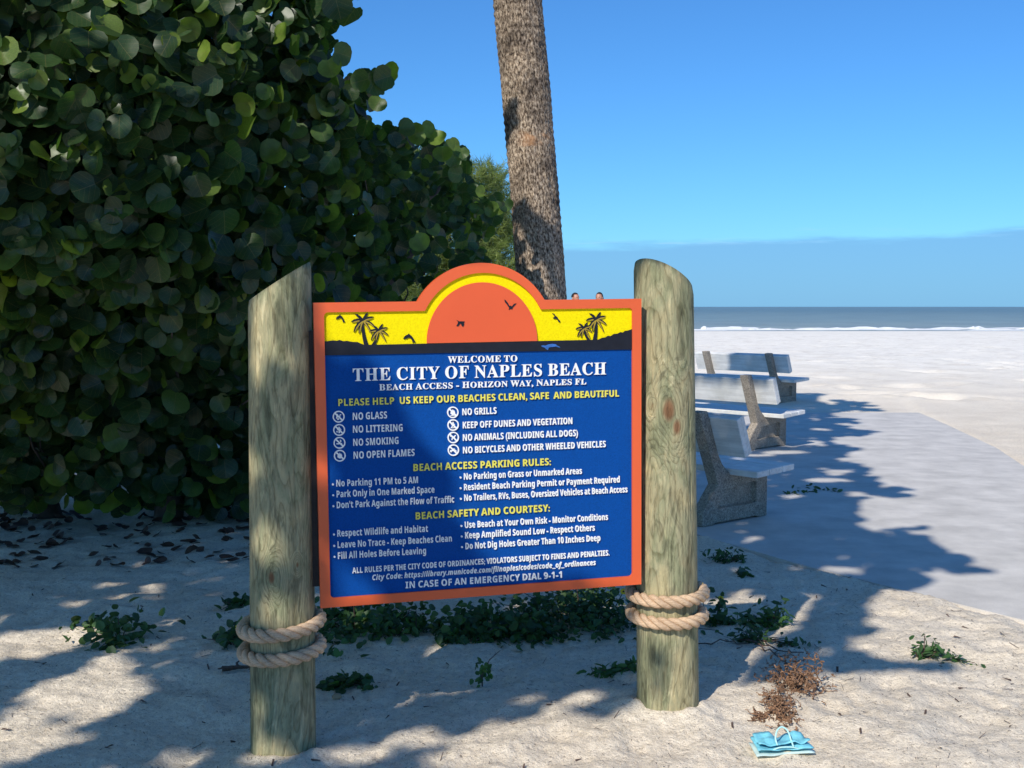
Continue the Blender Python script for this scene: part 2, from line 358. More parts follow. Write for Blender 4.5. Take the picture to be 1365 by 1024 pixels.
def rope_mat():
    m, nt, b, out = mat_new('manila_rope')
    uv = N(nt, 'ShaderNodeUVMap'); mp = N(nt, 'ShaderNodeMapping'); mp.inputs['Scale'].default_value = (90, 22, 1); mp.inputs['Rotation'].default_value = (0, 0, .25); L(nt, uv, 0, mp, 0)
    n = noise(nt, 1.0, 4, .75, mp); r = ramp(nt, [(.3, (.36, .22, .125)), (.5, (.64, .45, .29)), (.7, (.80, .62, .43))], n)
    t = N(nt, 'ShaderNodeTexCoord'); n2 = noise(nt, 9, 3, .5, t, 'Object'); r2 = ramp(nt, [(.3, (.78, .76, .74)), (.7, (1.08, 1.08, 1.06))], n2)
    a = N(nt, 'ShaderNodeMix', data_type='RGBA', blend_type='MULTIPLY'); a.inputs[0].default_value = 1; L(nt, r, 0, a, 6); L(nt, r2, 0, a, 7)
    L(nt, a, 2, b, 'Base Color'); b.inputs['Roughness'].default_value = .75; b.inputs['Specular IOR Level'].default_value = .2
    bump(nt, b, n, 0, .5, .003)
    return m
M['rope'] = rope_mat()

def palm_bark():
    m, nt, b, out = mat_new('palm_bark')
    uv = N(nt, 'ShaderNodeUVMap')
    mp = N(nt, 'ShaderNodeMapping'); mp.inputs['Scale'].default_value = (84, 24, 1); L(nt, uv, 0, mp, 0)
    n1 = noise(nt, 1, 5, .72, mp, 0, .25)
    r1 = ramp(nt, [(.37, (.030, .024, .020)), (.45, (.165, .125, .095)), (.53, (.40, .32, .245)), (.64, (.68, .58, .47))], n1)
    t = N(nt, 'ShaderNodeTexCoord'); n2 = noise(nt, 2.6, 5, .62, t, 'Object')
    r2 = ramp(nt, [(.36, (.30, .29, .30)), (.48, (.85, .82, .78)), (.66, (1.25, 1.2, 1.12))], n2)
    a = N(nt, 'ShaderNodeMix', data_type='RGBA', blend_type='MULTIPLY'); a.inputs[0].default_value = 1; L(nt, r1, 0, a, 6); L(nt, r2, 0, a, 7)
    n3 = noise(nt, 5.5, 4, .6, t, 'Object'); s3 = N(nt, 'ShaderNodeSeparateXYZ'); L(nt, t, 'Object', s3, 0)
    # rusty scar in the bark
    z1 = N(nt, 'ShaderNodeMath', operation='SUBTRACT'); z1.inputs[1].default_value = SCAR_Z; L(nt, s3, 2, z1, 0)
    z2 = N(nt, 'ShaderNodeMath', operation='ABSOLUTE'); L(nt, z1, 0, z2, 0)
    z3 = N(nt, 'ShaderNodeMapRange', interpolation_type='SMOOTHSTEP'); z3.inputs['From Min'].default_value = .19; z3.inputs['From Max'].default_value = .0; L(nt, z2, 0, z3, 'Value')
    z4 = N(nt, 'ShaderNodeMath', operation='MULTIPLY'); L(nt, z3, 0, z4, 0); L(nt, n3, 0, z4, 1)
    z5 = N(nt, 'ShaderNodeMapRange', interpolation_type='SMOOTHSTEP'); z5.inputs['From Min'].default_value = .36; z5.inputs['From Max'].default_value = .47; L(nt, z4, 0, z5, 'Value')
    z6 = N(nt, 'ShaderNodeMath', operation='MULTIPLY'); z6.inputs[1].default_value = .75; L(nt, z5, 0, z6, 0)
    xm = N(nt, 'ShaderNodeMapRange', interpolation_type='SMOOTHSTEP'); xm.inputs['From Min'].default_value = .20; xm.inputs['From Max'].default_value = .02
    xa_ = N(nt, 'ShaderNodeMath', operation='ADD'); xa_.inputs[1].default_value = .17; L(nt, s3, 0, xa_, 0); xb_ = N(nt, 'ShaderNodeMath', operation='ABSOLUTE'); L(nt, xa_, 0, xb_, 0); L(nt, xb_, 0, xm, 'Value')
    z7 = N(nt, 'ShaderNodeMath', operation='MULTIPLY'); L(nt, z6, 0, z7, 0); L(nt, xm, 0, z7, 1)
    mx = N(nt, 'ShaderNodeMix', data_type='RGBA'); mx.inputs[7].default_value = (.50, .27, .14, 1); L(nt, z7, 0, mx, 0); L(nt, a, 2, mx, 6)
    L(nt, mx, 2, b, 'Base Color'); b.inputs['Roughness'].default_value = .95; b.inputs['Specular IOR Level'].default_value = .15
    bump(nt, b, n1, 0, 1.0, .02)
    return m
SCAR_Z = 3.08
M['palmbark'] = palm_bark()
M['bark'] = simple('grey_brown_bark', (.11, .09, .075), .9, .35, 14, .8, 60)

def sea_mat():
    m, nt, b, out = mat_new('gulf_water')
    g = N(nt, 'ShaderNodeNewGeometry'); mp = N(nt, 'ShaderNodeMapping'); mp.inputs['Scale'].default_value = (.10, .035, .1); L(nt, g, 'Position', mp, 0)
    n = noise(nt, 1, 5, .6, mp)
    s = N(nt, 'ShaderNodeSeparateXYZ'); L(nt, g, 'Position', s, 0)
    mr = N(nt, 'ShaderNodeMapRange'); mr.inputs['From Min'].default_value = 119; mr.inputs['From Max'].default_value = 600; L(nt, s, 1, mr, 'Value')
    rr = ramp(nt, [(0, (.30, .33, .28)), (.2, (.23, .29, .26)), (1, (.15, .21, .205))], mr)
    r2 = ramp(nt, [(.35, (.85, .87, .9)), (.65, (1.1, 1.1, 1.08))], n)
    a = N(nt, 'ShaderNodeMix', data_type='RGBA', blend_type='MULTIPLY'); a.inputs[0].default_value = 1; L(nt, rr, 0, a, 6); L(nt, r2, 0, a, 7)
    L(nt, a, 2, b, 'Base Color'); b.inputs['Roughness'].default_value = .35; b.inputs['Specular IOR Level'].default_value = .25
    mp2 = N(nt, 'ShaderNodeMapping'); mp2.inputs['Scale'].default_value = (.5, 1.1, .5); L(nt, g, 'Position', mp2, 0)
    n2 = noise(nt, 1, 4, .6, mp2); bump(nt, b, n2, 0, 1.0, .5)
    return m
M['sea'] = sea_mat()
M['foam'] = simple('sea_foam', (.72, .73, .72), .8, .1, 1.0, .5, 3)

# ------------------------------------------------------------------ ground
POST_L = np.array([-0.820, 4.064]); POST_R = np.array([0.594, 4.411])
def h_base(x, y):
    x = np.asarray(x, float); y = np.asarray(y, float)
    h = .062 * np.exp(-(((x - .75) / 1.1) ** 2 + ((y - 4.5) / .85) ** 2))
    far = np.clip((y - 12) / 16, 0, 1); far = far * far * (3 - 2 * far)
    h = h + .12 * far
    dn = np.clip((y - 30) / 90, 0, 1); h = h - dn ** 1.2 * 1.0
    h = h - np.clip((y - 120) / 40, 0, 1) * 1.5
    return h
foot = []
for i in range(150):
    fx = rng.uniform(-3.5, 4.5); fy = rng.uniform(2.2, 7.2)
    if fx > 1.0 and fy > 6.6: continue
    foot.append((fx, fy, rng.uniform(0, math.pi), rng.uniform(.05, .10), rng.uniform(.006, .018)))
for i in range(700):
    fy = rng.uniform(19, 75); fx = rng.uniform(-.1, .75) * fy
    foot.append((fx, fy, rng.uniform(0, math.pi), rng.uniform(.15, .40), rng.uniform(.02, .06)))
def slab_line(x): return 8.05 - 1.96 * (x - 1.30)        # y of the walkway's near edge
def h_full(x, y):
    h = h_base(x, y)
    near = np.clip((19 - y) / 8, 0, 1)
    rough = fbm(x, y, 1.6, 5, 2) * .050 * near + fbm(x, y, 8, 4, 11, .6) * .017 * near + fbm(x, y, 32, 3, 21, .7) * .008 * np.clip((9 - y) / 3, 0, 1)
    rough = rough + (fbm(x, y, .35, 3, 31, .6) * .07 + fbm(x, y, 3.0, 3, 41, .6) * .030) * np.clip((y - 20) / 8, 0, 1) * np.clip((110 - y) / 40, .0, 1)
    # flat under and beside the slab and benches
    x0_ = np.interp(y, [3.2, 5.6, 7.09, 8.05, 9.5, 13, 17.4, 20], [4.0, 2.75, 1.79, 1.3, 1.15, 1.9, 2.9, 3.5]); x1_ = np.interp(y, [4.2, 7.5, 9.6, 13, 17.4, 20], [6.7, 5.1, 4.7, 5.5, 6.2, 6.8])
    sl_ = np.clip((x - x0_ + .05) / .15, 0, 1) * np.clip((x1_ - x + .05) / .15, 0, 1) * np.clip((20 - y) / 1.5, 0, 1) * np.clip((y - 3.0) / .3, 0, 1)
    rough = rough * (1 - sl_)
    h = h + rough - .055 * sl_
    ft = foot if x.size > 2000 else [q for q in foot if x.min() - 1.7 < q[0] < x.max() + 1.7 and y.min() - 1.7 < q[1] < y.max() + 1.7]
    for (fx, fy, a, w, d) in ft:
        if fx - 1.2 > x.max() or fx + 1.2 < x.min(): continue
        dx = x - fx; dy = y - fy; sel = (np.abs(dx) < 4 * w) & (np.abs(dy) < 4 * w)
        if not sel.any(): continue
        u = (dx[sel] * math.cos(a) + dy[sel] * math.sin(a)) / (w * 1.9); v = (-dx[sel] * math.sin(a) + dy[sel] * math.cos(a)) / w
        q = u * u + v * v
        hh = h[sel]; hh += d * (-np.exp(-q * 1.2) + .45 * np.exp(-(np.sqrt(q) - 1.45) ** 2 * 5)); h[sel] = hh
    # sand piled against the posts
    for P, zz in ((POST_L, .018), (POST_R, .03)):
        d = np.hypot(x - P[0], y - P[1]); h = h + zz * np.exp(-((d - .14) / .07) ** 2) * (1 + .8 * vnoise(x, y, 14, 5))
    return h
ys = np.concatenate([np.arange(-6, 2.6, .25), np.arange(2.6, 6.0, .018), np.arange(6.0, 9.5, .035), np.geomspace(9.5, 20, 130), np.geomspace(20.1, 90, 330), np.linspace(90.5, 175, 50)])
NXG = 460
rows = []
u = np.linspace(-1, 1, NXG)
GX = np.zeros((len(ys), NXG)); GY = np.zeros_like(GX)
for i, y in enumerate(ys):
    half = max(3.6, abs(y) * .62 + 1.2)
    if y > 20: half = y * .62 + 1.2 + (y - 20) * 1.2
    w = half * (.72 * u + .28 * u ** 3) if y > 2.5 else (half + 3) * u
    GX[i] = w; GY[i] = y
GZ = h_full(GX.ravel(), GY.ravel()).reshape(GX.shape)
nr, nc = GX.shape
idx = np.arange(nr * nc).reshape(nr, nc)
quads = np.stack([idx[:-1, :-1], idx[:-1, 1:], idx[1:, 1:], idx[1:, :-1]], -1).reshape(-1, 4)
def np_mesh(name, V, Q, mat, smooth=True, parent=None):
    me = bpy.data.meshes.new(name); n = Q.shape[1]
    me.vertices.add(len(V)); me.vertices.foreach_set('co', np.ascontiguousarray(V, dtype=np.float32).ravel())
    me.loops.add(Q.size); me.loops.foreach_set('vertex_index', Q.astype(np.int32).ravel())
    me.polygons.add(len(Q)); me.polygons.foreach_set('loop_start', np.arange(0, Q.size, n, dtype=np.int32))
    me.update(calc_edges=True); me.validate()
    if mat: me.materials.append(mat)
    if smooth: me.shade_smooth()
    o = bpy.data.objects.new(name, me); COL.objects.link(o)
    if parent: o.parent = parent
    return o
V = np.c_[GX.ravel(), GY.ravel(), GZ.ravel()]
sand = np_mesh('sand_ground', V, quads, M['sand']); tag(sand, kind='structure')
# wide land sheet beyond the detailed sand, a little lower
mesh_obj('beach', [(-400, -60, -.25), (400, -60, -.25), (400, 60, -.25), (400, 150, -1.6), (-400, 150, -1.6), (-400, 60, -.25)],
         [(0, 1, 2, 5), (5, 2, 3, 4)], M['sand'])['kind'] = 'structure'
def gz(x, y): return float(h_full(np.array([float(x)]), np.array([float(y)]))[0])

# sea
sea = mesh_obj('sea_water', [(-30000, 100, -.80), (30000, 100, -.80), (30000, 45000, -.80), (-30000, 45000, -.80)], [(0, 1, 2, 3)], M['sea']); tag(sea, kind='structure')
# surf: low broken rolls of foam along the waterline
fm = MB()
for k in range(3):
    yb = (118.5, 122.5, 129.0)[k]
    for seg in range((170, 110, 50)[k]):
        x0 = rng.uniform(-60, 110); ln = rng.uniform(1.0, 6.5); y0 = yb + fbm(np.array([x0]), np.array([yb]), .06, 3, 3 + k)[0] * 6 + rng.normal(0, .35)
        hgt = rng.uniform(.03, .30) * (.8, 1.2, .6)[k]; n = 7; vs_ = []; fs = []
        for i in range(n):
            t_ = i / (n - 1); e = math.sin(math.pi * t_) ** .6; xx = x0 + ln * t_; jy = rng.normal(0, .12)
            hh = hgt * e * rng.uniform(.6, 1.1)
            vs_ += [(xx, y0 + jy - .5 * e - .1, -.82), (xx, y0 + jy, -.80 + hh), (xx, y0 + jy + .6 * e + .1, -.82)]
        for i in range(n - 1):
            a = i * 3; fs += [(a, a + 3, a + 4, a + 1), (a + 1, a + 4, a + 5, a + 2)]
        fm.add(vs_, fs)
sf = fm.build('surf_foam', M['foam']); tag(sf, 'white broken surf rolling along the waterline', 'surf', kind='stuff')

# walkway slab
sx = [(4.0, 3.2), (2.75, 5.6), (1.79, 7.09), (1.30, 8.05), (1.15, 9.5), (1.9, 13.0), (2.9, 17.4), (6.2, 17.4), (5.5, 13.0), (4.7, 9.6), (5.1, 7.5), (6.7, 4.2)]
bm = bmesh.new()
b_ = [bm.verts.new((x, y, -.12)) for x, y in sx]; t_ = [bm.verts.new((x, y, .0)) for x, y in sx]
bm.faces.new(t_); n = len(sx)
for i in range(n): bm.faces.new((b_[i], b_[(i + 1) % n], t_[(i + 1) % n], t_[i]))
bmesh.ops.recalc_face_normals(bm, faces=bm.faces)
slab = bm_obj('pavement_slab', bm, M['slab']); tag(slab, kind='structure')

# ------------------------------------------------------------------ sign
SC = np.array([-.0985, 4.1443, 1.0834]); SYAW, SPI, SRO = .2420, .0160, -.0134; SW, SH = 1.2, 1.0767
def Rm(yaw, pitch, roll):
    cy, sy = math.cos(yaw), math.sin(yaw); A = np.array([[cy, -sy, 0], [sy, cy, 0], [0, 0, 1]])
    cp, sp = math.cos(pitch), math.sin(pitch); B = np.array([[1, 0, 0], [0, cp, -sp], [0, sp, cp]])
    cr, sr = math.cos(roll), math.sin(roll); C = np.array([[cr, 0, sr], [0, 1, 0], [-sr, 0, cr]])
    return A @ B @ C
RS = Rm(SYAW, SPI, SRO)
def s2(px, py):
    """point of the sign's face plane (local x, z) seen at px, py"""
    r = ray(px, py); nrm = RS[:, 1]; o = np.array([0, 0, HC])
    t = np.dot(SC - o, nrm) / np.dot(r, nrm); q = RS.T @ (o + r * t - SC)
    return float(q[0]), float(q[2])
sign = empty('welcome_sign')
sign.matrix_world = Matrix.Translation(Vector(SC)) @ Matrix(RS.tolist()).to_4x4()
tag(sign, 'blue and orange carved beach rules sign with arched sun top, mounted between two wooden posts', 'sign')

def arch(pl, pr, ptop, n):
    """arc points from pl over ptop to pr"""
    (x1, y1), (x2, y2), (x3, y3) = pl, ptop, pr
    a = x1 * (y2 - y3) - y1 * (x2 - x3) + x2 * y3 - x3 * y2
    bx = -((x1 * x1 + y1 * y1) * (y3 - y2) + (x2 * x2 + y2 * y2) * (y1 - y3) + (x3 * x3 + y3 * y3) * (y2 - y1)) / (2 * a)
    by = -((x1 * x1 + y1 * y1) * (x2 - x3) + (x2 * x2 + y2 * y2) * (x3 - x1) + (x3 * x3 + y3 * y3) * (x1 - x2)) / (2 * a)
    r = math.hypot(x1 - bx, y1 - by); a1 = math.atan2(y1 - by, x1 - bx); a3 = math.atan2(y3 - by, x3 - bx)
    if a3 > a1: a3 -= 2 * math.pi
    return [(bx + r * math.cos(a1 + (a3 - a1) * i / n), by + r * math.sin(a1 + (a3 - a1) * i / n)) for i in range(n + 1)]
hw, hh = SW / 2, SH / 2
def corner(cx, cz, r, a0, n=5): return [(cx + r * math.cos(math.radians(a0 + 90 * i / n)), cz + r * math.sin(math.radians(a0 + 90 * i / n))) for i in range(n + 1)]
ot_l, ot_r, ot_t = (s2(556.5, 403)[0], hh), (s2(726, 399)[0], hh), s2(641, 350.5)
outer = [(-hw, hh)] * 6 + [(ot_l[0] - .003, hh)] + arch(ot_l, ot_r, ot_t, 40) + [(ot_r[0] + .003, hh)] + [(hw, hh)] * 6 + [(hw, -hh)] * 6 + [(-hw, -hh)] * 6
bw = .0335
it_l, it_r, it_t = (s2(566.6, 415.3)[0], hh - bw), (s2(721, 411)[0], hh - bw), s2(643.5, 363.8)
rr_ = .014
def cc(cx, cz, a0): return corner(cx, cz, rr_, a0)
iw, ih = hw - bw - .002, hh - bw
inner = cc(-iw + rr_, ih - rr_, 90)[::-1] + [(it_l[0] - .003, ih)] + arch(it_l, it_r, it_t, 40) + [(it_r[0] + .003, ih)] + cc(iw - rr_, ih - rr_, 0)[::-1] + cc(iw - rr_, -ih + rr_, 270)[::-1] + cc(-iw + rr_, -ih + rr_, 180)[::-1]
n = len(outer); assert n == len(inner)
D0, D1 = 0.0, .009        # frame face, recessed field
vs_ = []; fs = []
for (x, z) in outer: vs_.append((x, D0, z))
for (x, z) in inner: vs_.append((x, D0, z))
for (x, z) in outer: vs_.append((x, .030, z))
for (x, z) in inner: vs_.append((x, D1 + .002, z))
for i in range(n):
    j = (i + 1) % n
    fs += [(i, n + i, n + j, j), (i, j, 2 * n + j, 2 * n + i), (n + i, 3 * n + i, 3 * n + j, n + j)]
bm = bmesh.new(); bv = [bm.verts.new(v) for v in vs_]
for f in fs:
    try: bm.faces.new([bv[i] for i in f])
    except ValueError: pass
bmesh.ops.remove_doubles(bm, verts=bm.verts, dist=1e-6); bmesh.ops.dissolve_degenerate(bm, edges=bm.edges, dist=1e-6)
bmesh.ops.recalc_face_normals(bm, faces=bm.faces)
bm_obj('frame', bm, M['orange'], sign)

def plate(name, pts, y0, y1, mat, parent, bev=0):
    """flat outline pts (x, z) with front face at y0 and back at y1"""
    bm = bmesh.new(); f = [bm.verts.new((x, y0, z)) for x, z in pts]; face = bm.faces.new(f)
    r = bmesh.ops.extrude_face_region(bm, geom=[face]); vs2 = [e for e in r['geom'] if isinstance(e, bmesh.types.BMVert)]
    for v in vs2: v.co.y = y1
    bmesh.ops.triangulate(bm, faces=[f_ for f_ in bm.faces if len(f_.verts) > 4])
    bmesh.ops.recalc_face_normals(bm, faces=bm.faces)
    return bm_obj(name, bm, mat, parent)
# backing board, upper yellow field, lower blue field
plate('backing_board', [(x, z) for x, z in ([(-hw + .003, hh - .003), (ot_l[0], hh - .003)] + [(x * .999, z - .003) for x, z in arch(ot_l, ot_r, ot_t, 40)[1:-1]] + [(ot_r[0], hh - .003), (hw - .003, hh - .003), (hw - .003, -hh + .003), (-hw + .003, -hh + .003)])], .0305, .042, M['batten'], sign)
hz_l, hz_r = s2(431, 464), s2(843, 460)
hzz = (hz_l[1] + hz_r[1]) / 2
in_up = [p for p in inner if p[1] > hzz]
plate('sky_panel', [(-iw - .001, hzz), *[(x * 1.0005, z + .0003) for x, z in in_up], (iw + .001, hzz)], D1, .028, M['yellow'], sign)
in_lo = [p for p in inner if p[1] < hzz]
plate('rules_panel', [(iw + .001, hzz), *in_lo, (-iw - .001, hzz)], D1 + .0005, .0285, M['blue'], sign)
# sun disc
cx, cz = s2(643.8, 456.2); rx = (s2(717.6, 455)[0] - s2(570, 457)[0]) / 2; rz = s2(644.4, 376.4)[1] - cz
plate('sun_disc', [(cx + rx * math.cos(math.pi * i / 48), cz + rz * math.sin(math.pi * i / 48)) for i in range(49)], .003, D1 + .001, M['sun_orange'], sign)
# dark sea band with island outlines
up = [(431, 455.6), (437, 455), (444, 453.8), (449, 454.5), (453, 453.3), (458, 455), (463, 454.6), (470, 456), (477, 456.2), (482, 458.5), (486, 459.8), (500, 459.8), (570, 458.2), (643, 456.6), (717, 454.8), (790, 453.2), (799, 452.8), (803, 450.6), (808, 449.9), (811, 447.8), (815, 448.2), (819, 445.4), (824, 445.0), (828, 442.8), (831, 443.6), (834, 441.2), (838, 440.8), (843.5, 439)]
dn = [(843.5, 466), (740, 468), (640, 469.8), (540, 471.8), (431, 474)]
plate('sea_band', [s2(*p) for p in up[1:-1]] and ([(-iw + .0, s2(*up[0])[1])] + [s2(*p) for p in up[1:-1]] + [(iw, s2(*up[-1])[1]), (iw, s2(*dn[0])[1])] + [s2(*p) for p in dn[1:-1]] + [(-iw, s2(*dn[-1])[1])]), .0045, D1 + .0015, M['black'], sign)

def frond_poly(c, a, ln, w, droop):
    """curved leaf outline from crown centre c in direction a (deg)"""
    a = math.radians(a); pts = []; m = 7
    mid = []
    for i in range(m + 1):
        t = i / m; mid.append((c[0] + ln * t * math.cos(a), c[1] + ln * t * math.sin(a) - droop * ln * t * t))
    up_, dn_ = [], []
    for i, (x, z) in enumerate(mid):
        t = i / m; ww = w * math.sin(math.pi * min(1, .12 + .88 * t)) ** .7
        x2, z2 = mid[min(i + 1, m)]; x1, z1 = mid[max(i - 1, 0)]; dx, dz_ = x2 - x1, z2 - z1; l = math.hypot(dx, dz_) + 1e-9
        up_.append((x - dz_ / l * ww * .4, z + dx / l * ww * .4)); dn_.append((x + dz_ / l * ww * .6 * (1 + .25 * (i % 2)), z - dx / l * ww * .6 * (1 + .25 * (i % 2))))
    return up_ + dn_[::-1]
PXM = 1 / 364.0
def carved_palm(base, crown, size, lean):
    e = empty('carved_palm', parent=sign); bx, bz = s2(*base); kx, kz = s2(*crown); w = .0042 * size / 15 + .001
    tr = []
    for side in (-1, 1):
        row = []
        for i in range(7):
            t = i / 6; x = bx + (kx - bx) * t + lean * math.sin(math.pi * t); z = bz + (kz - bz) * t
            row.append((x + side * w * (1.5 - .9 * t), z))
        tr += row if side < 0 else row[::-1]
    plate('trunk', tr, .0052, D1 + .001, M['black'], e)
    tr2 = [(x * .35 + (bx + (kx - bx) * ((z - bz) / (kz - bz)) + w * .7) * .65, z) for x, z in tr]
    plate('trunk_highlight', tr2, .0050, D1 + .001, M['gold'], e) if False else None
    s = size * PXM
    for k, (a, ln, dr) in enumerate([(172, 1.0, .25), (135, .95, .15), (62, .95, .2), (28, 1.05, .2), (-2, 1.05, .5), (-40, 1.0, .6), (212, .95, .5), (243, .8, .5)]):
        plate('frond', frond_poly((kx, kz), a, s * ln, .0082 * size / 15, dr), .0050 - .00012 * k, D1 + .001, M['black'], e)
        if k in (0, 3, 4, 5, 6, 7):
            f2 = frond_poly((kx + .0008, kz - .0042 * size / 15), a, s * ln * .93, .0045 * size / 15, dr); plate('frond_edge', f2, .0044 - .0001 * k, D1 + .001, M['gold'], e)
carved_palm((488.5, 460), (483.8, 427), 15, -.004)
carved_palm((498, 460), (504.8, 440.5), 12.5, .004)
carved_palm((793.5, 453.5), (795.3, 425.5), 14.5, .003)
carved_palm((785.6, 453.5), (779, 437.3), 11.5, -.004)
def silhouette(name, pts, y0, mat, parent=None): return plate(name, [s2(*p) for p in pts], y0, D1 + .001, mat, parent or sign)
# leaping dolphins and gulls
dol = [(0, .55), (.06, .35), (.2, .16), (.38, .05), (.46, -.06), (.53, .05), (.68, .2), (.82, .45), (.92, .75), (1.0, .86), (.98, 1.0), (.86, .93), (.78, 1.02), (.76, .86), (.66, .55), (.5, .42), (.36, .45), (.25, .58), (.2, .5), (.1, .6)]
def dolphin(x0, y0, w, h, flip=False): silhouette('carved_dolphin', [(x0 + (1 - u if flip else u) * w, y0 + v * h) for u, v in dol], .0050, M['black'])
dolphin(538, 445.5, 16, 11.5)
dolphin(448, 420, 12, 10)
gull1 = [(0, 0), (.35, .22), (.6, .2), (1, .22), (.9, .45), (.95, .62), (.8, .98), (.62, .8), (.55, .5), (.42, .55), (.3, .8), (.12, .92), (.0, .85), (.16, .55), (.2, .3)]
silhouette('carved_gull', [(608.5 + u * 11, 426.5 + v * 9.5) for u, v in gull1], .0008, M['black'])
gull2 = [(0, 0), (.1, .05), (.3, .35), (.42, .62), (.52, .6), (.62, .68), (.8, .42), (1, .36), (.9, .52), (.72, .74), (.64, .95), (.5, .92), (.36, 1.0), (.4, .82), (.22, .5), (.05, .25)]
silhouette('carved_gull', [(672.5 + u * 16, 399.5 + v * 13.5) for u, v in gull2], .0008, M['black'])
gull3 = [(0, 0), (.3, .1), (.42, .3), (.62, .4), (.75, .62), (1, .85), (.92, 1.0), (.8, .95), (.68, .7), (.5, .62), (.2, .62), (.12, .5), (.3, .42), (.3, .25), (.1, .12)]
silhouette('carved_gull', [(736.5 + u * 11, 417.5 + v * 12.5) for u, v in gull3], .0050, M['black'])
turt = [(0, .32), (.1, .22), (.22, .3), (.4, .08), (.6, .0), (.78, .08), (.84, .28), (.95, .4), (1.0, .62), (.88, .55), (.78, .42), (.6, .5), (.45, .55), (.38, .75), (.36, 1.0), (.26, .85), (.18, .6), (.06, .5)]
silhouette('carved_turtle', [(721.5 + u * 25.5, 458.5 + v * 8.3) for u, v in turt], .0022, M['turtle'])

# lettering ------------------------------------------------------------
def mchar(c, style):
    o = ord(c)
    if style == 'serif':
        if 'A' <= c <= 'Z': return chr(0x1D400 + o - 65)
        if 'a' <= c <= 'z': return chr(0x1D41A + o - 97)
    elif style == 'sans':
        if 'A' <= c <= 'Z': return chr(0x1D5D4 + o - 65)
        if 'a' <= c <= 'z': return chr(0x1D5EE + o - 97)
        if '0' <= c <= '9': return chr(0x1D7EC + o - 48)
    elif style == 'ital':
        if 'A' <= c <= 'Z': return chr(0x1D63C + o - 65)
        if 'a' <= c <= 'z': return chr(0x1D656 + o - 97)
        if '0' <= c <= '9': return chr(0x1D7EC + o - 48)
    return c
_gc = {}
def _tm(s, res=2, off=0.0, ext=0.0):
    c = bpy.data.curves.new('glyph', 'FONT'); c.body = s; c.resolution_u = res; c.offset = off; c.extrude = ext; c.fill_mode = 'FRONT' if ext == 0 else 'BOTH'
    o = bpy.data.objects.new('glyph', c); m = o.to_mesh()
    v = np.array([x.co[:] for x in m.vertices]) if len(m.vertices) else np.zeros((0, 3)); f = [tuple(p.vertices) for p in m.polygons]
    o.to_mesh_clear(); bpy.data.objects.remove(o); bpy.data.curves.remove(c)
    return v, f
def glyph(c, style):
    k = (c, style)
    if k in _gc: return _gc[k]
    if c == ' ': _gc[k] = (np.zeros((0, 3)), [], {'serif': .27, 'sans': .26, 'ital': .26}[style]); return _gc[k]
    g = mchar(c, style); H_ = mchar('H', style)
    if '_H' + style not in _gc: _gc['_H' + style] = _tm(H_)[0][:, 0].max()
    adv = _tm(g + H_)[0][:, 0].max() - _gc['_H' + style]
    off = .016 if g == c else .002
    v, f = _tm(g, 3 if style == 'serif' else 2, off, .5)   # z from -.5 to .5
    _gc[k] = (v, f, adv + (.05 if style == 'serif' else .03)); return _gc[k]
CAPH = {'serif': .678, 'sans': .714, 'ital': .714}
def text_line(txt, p0, p1, cap, style='sans', mat='white', smallcap=None, depth=(.0032, D1 + .001), split=False):
    """one row of raised letters: p0 and p1 are the ends of its baseline in the photograph"""
    (x0, z0), (x1, z1) = s2(*p0), s2(*p1)
    scz = cap * PXM * 1.0 / CAPH[style] * (1 + .068 * (.5 - ((p0[0] + p1[0]) / 2 - 420) / 435) * .6)
    pen = 0; items = []; prev = ' '
    for c in txt:
        k = smallcap if (smallcap and prev not in ' ' and c != ' ') else 1.0
        v, f, adv = glyph(c, style); items.append((c, v, f, pen, k)); pen += adv * k; prev = c
    lastv = items[-1][1]; width = items[-1][3] + (lastv[:, 0].max() if len(lastv) else 0) * items[-1][4]
    first = items[0][1][:, 0].min()
    scx = (x1 - x0) / (width - first); allv, allf = [], []
    par = empty('lettering', parent=sign) if split else None
    if par: par['label'] = 'largest raised white serif line, second from the top'
    for c, v, f, pn, k in items:
        if not len(v): continue
        X = x0 + (v[:, 0] * k + pn - first) * scx; Z = v[:, 1] * k * scz + z0 + (z1 - z0) * (X - x0) / (x1 - x0)
        Y = np.where(v[:, 2] > 0, depth[0], depth[1])
        W = np.c_[X, Y, Z]
        if split: mesh_obj('letter', W, f, M[mat], par)
        else: n0 = len(allv); allv += W.tolist(); allf += [tuple(i + n0 for i in q) for q in f]
    if not split:
        return mesh_obj('lettering', allv, allf, M[mat], sign)
text_line('WELCOME TO', (597.5, 483.9), (690, 482.3), 8.4, 'serif')
text_line('THE CITY OF NAPLES BEACH', (470.8, 508.2), (808.4, 499.2), 15.9, 'serif', split=True)
text_line('BEACH ACCESS - HORIZON WAY, NAPLES FL', (505.8, 520.7), (782, 512.6), 8.0, 'serif', smallcap=.93)
text_line('PLEASE HELP  US KEEP OUR BEACHES CLEAN, SAFE  AND BEAUTIFUL', (451.3, 541.5), (825.7, 528.8), 8.9, 'sans', 'letter_yellow')
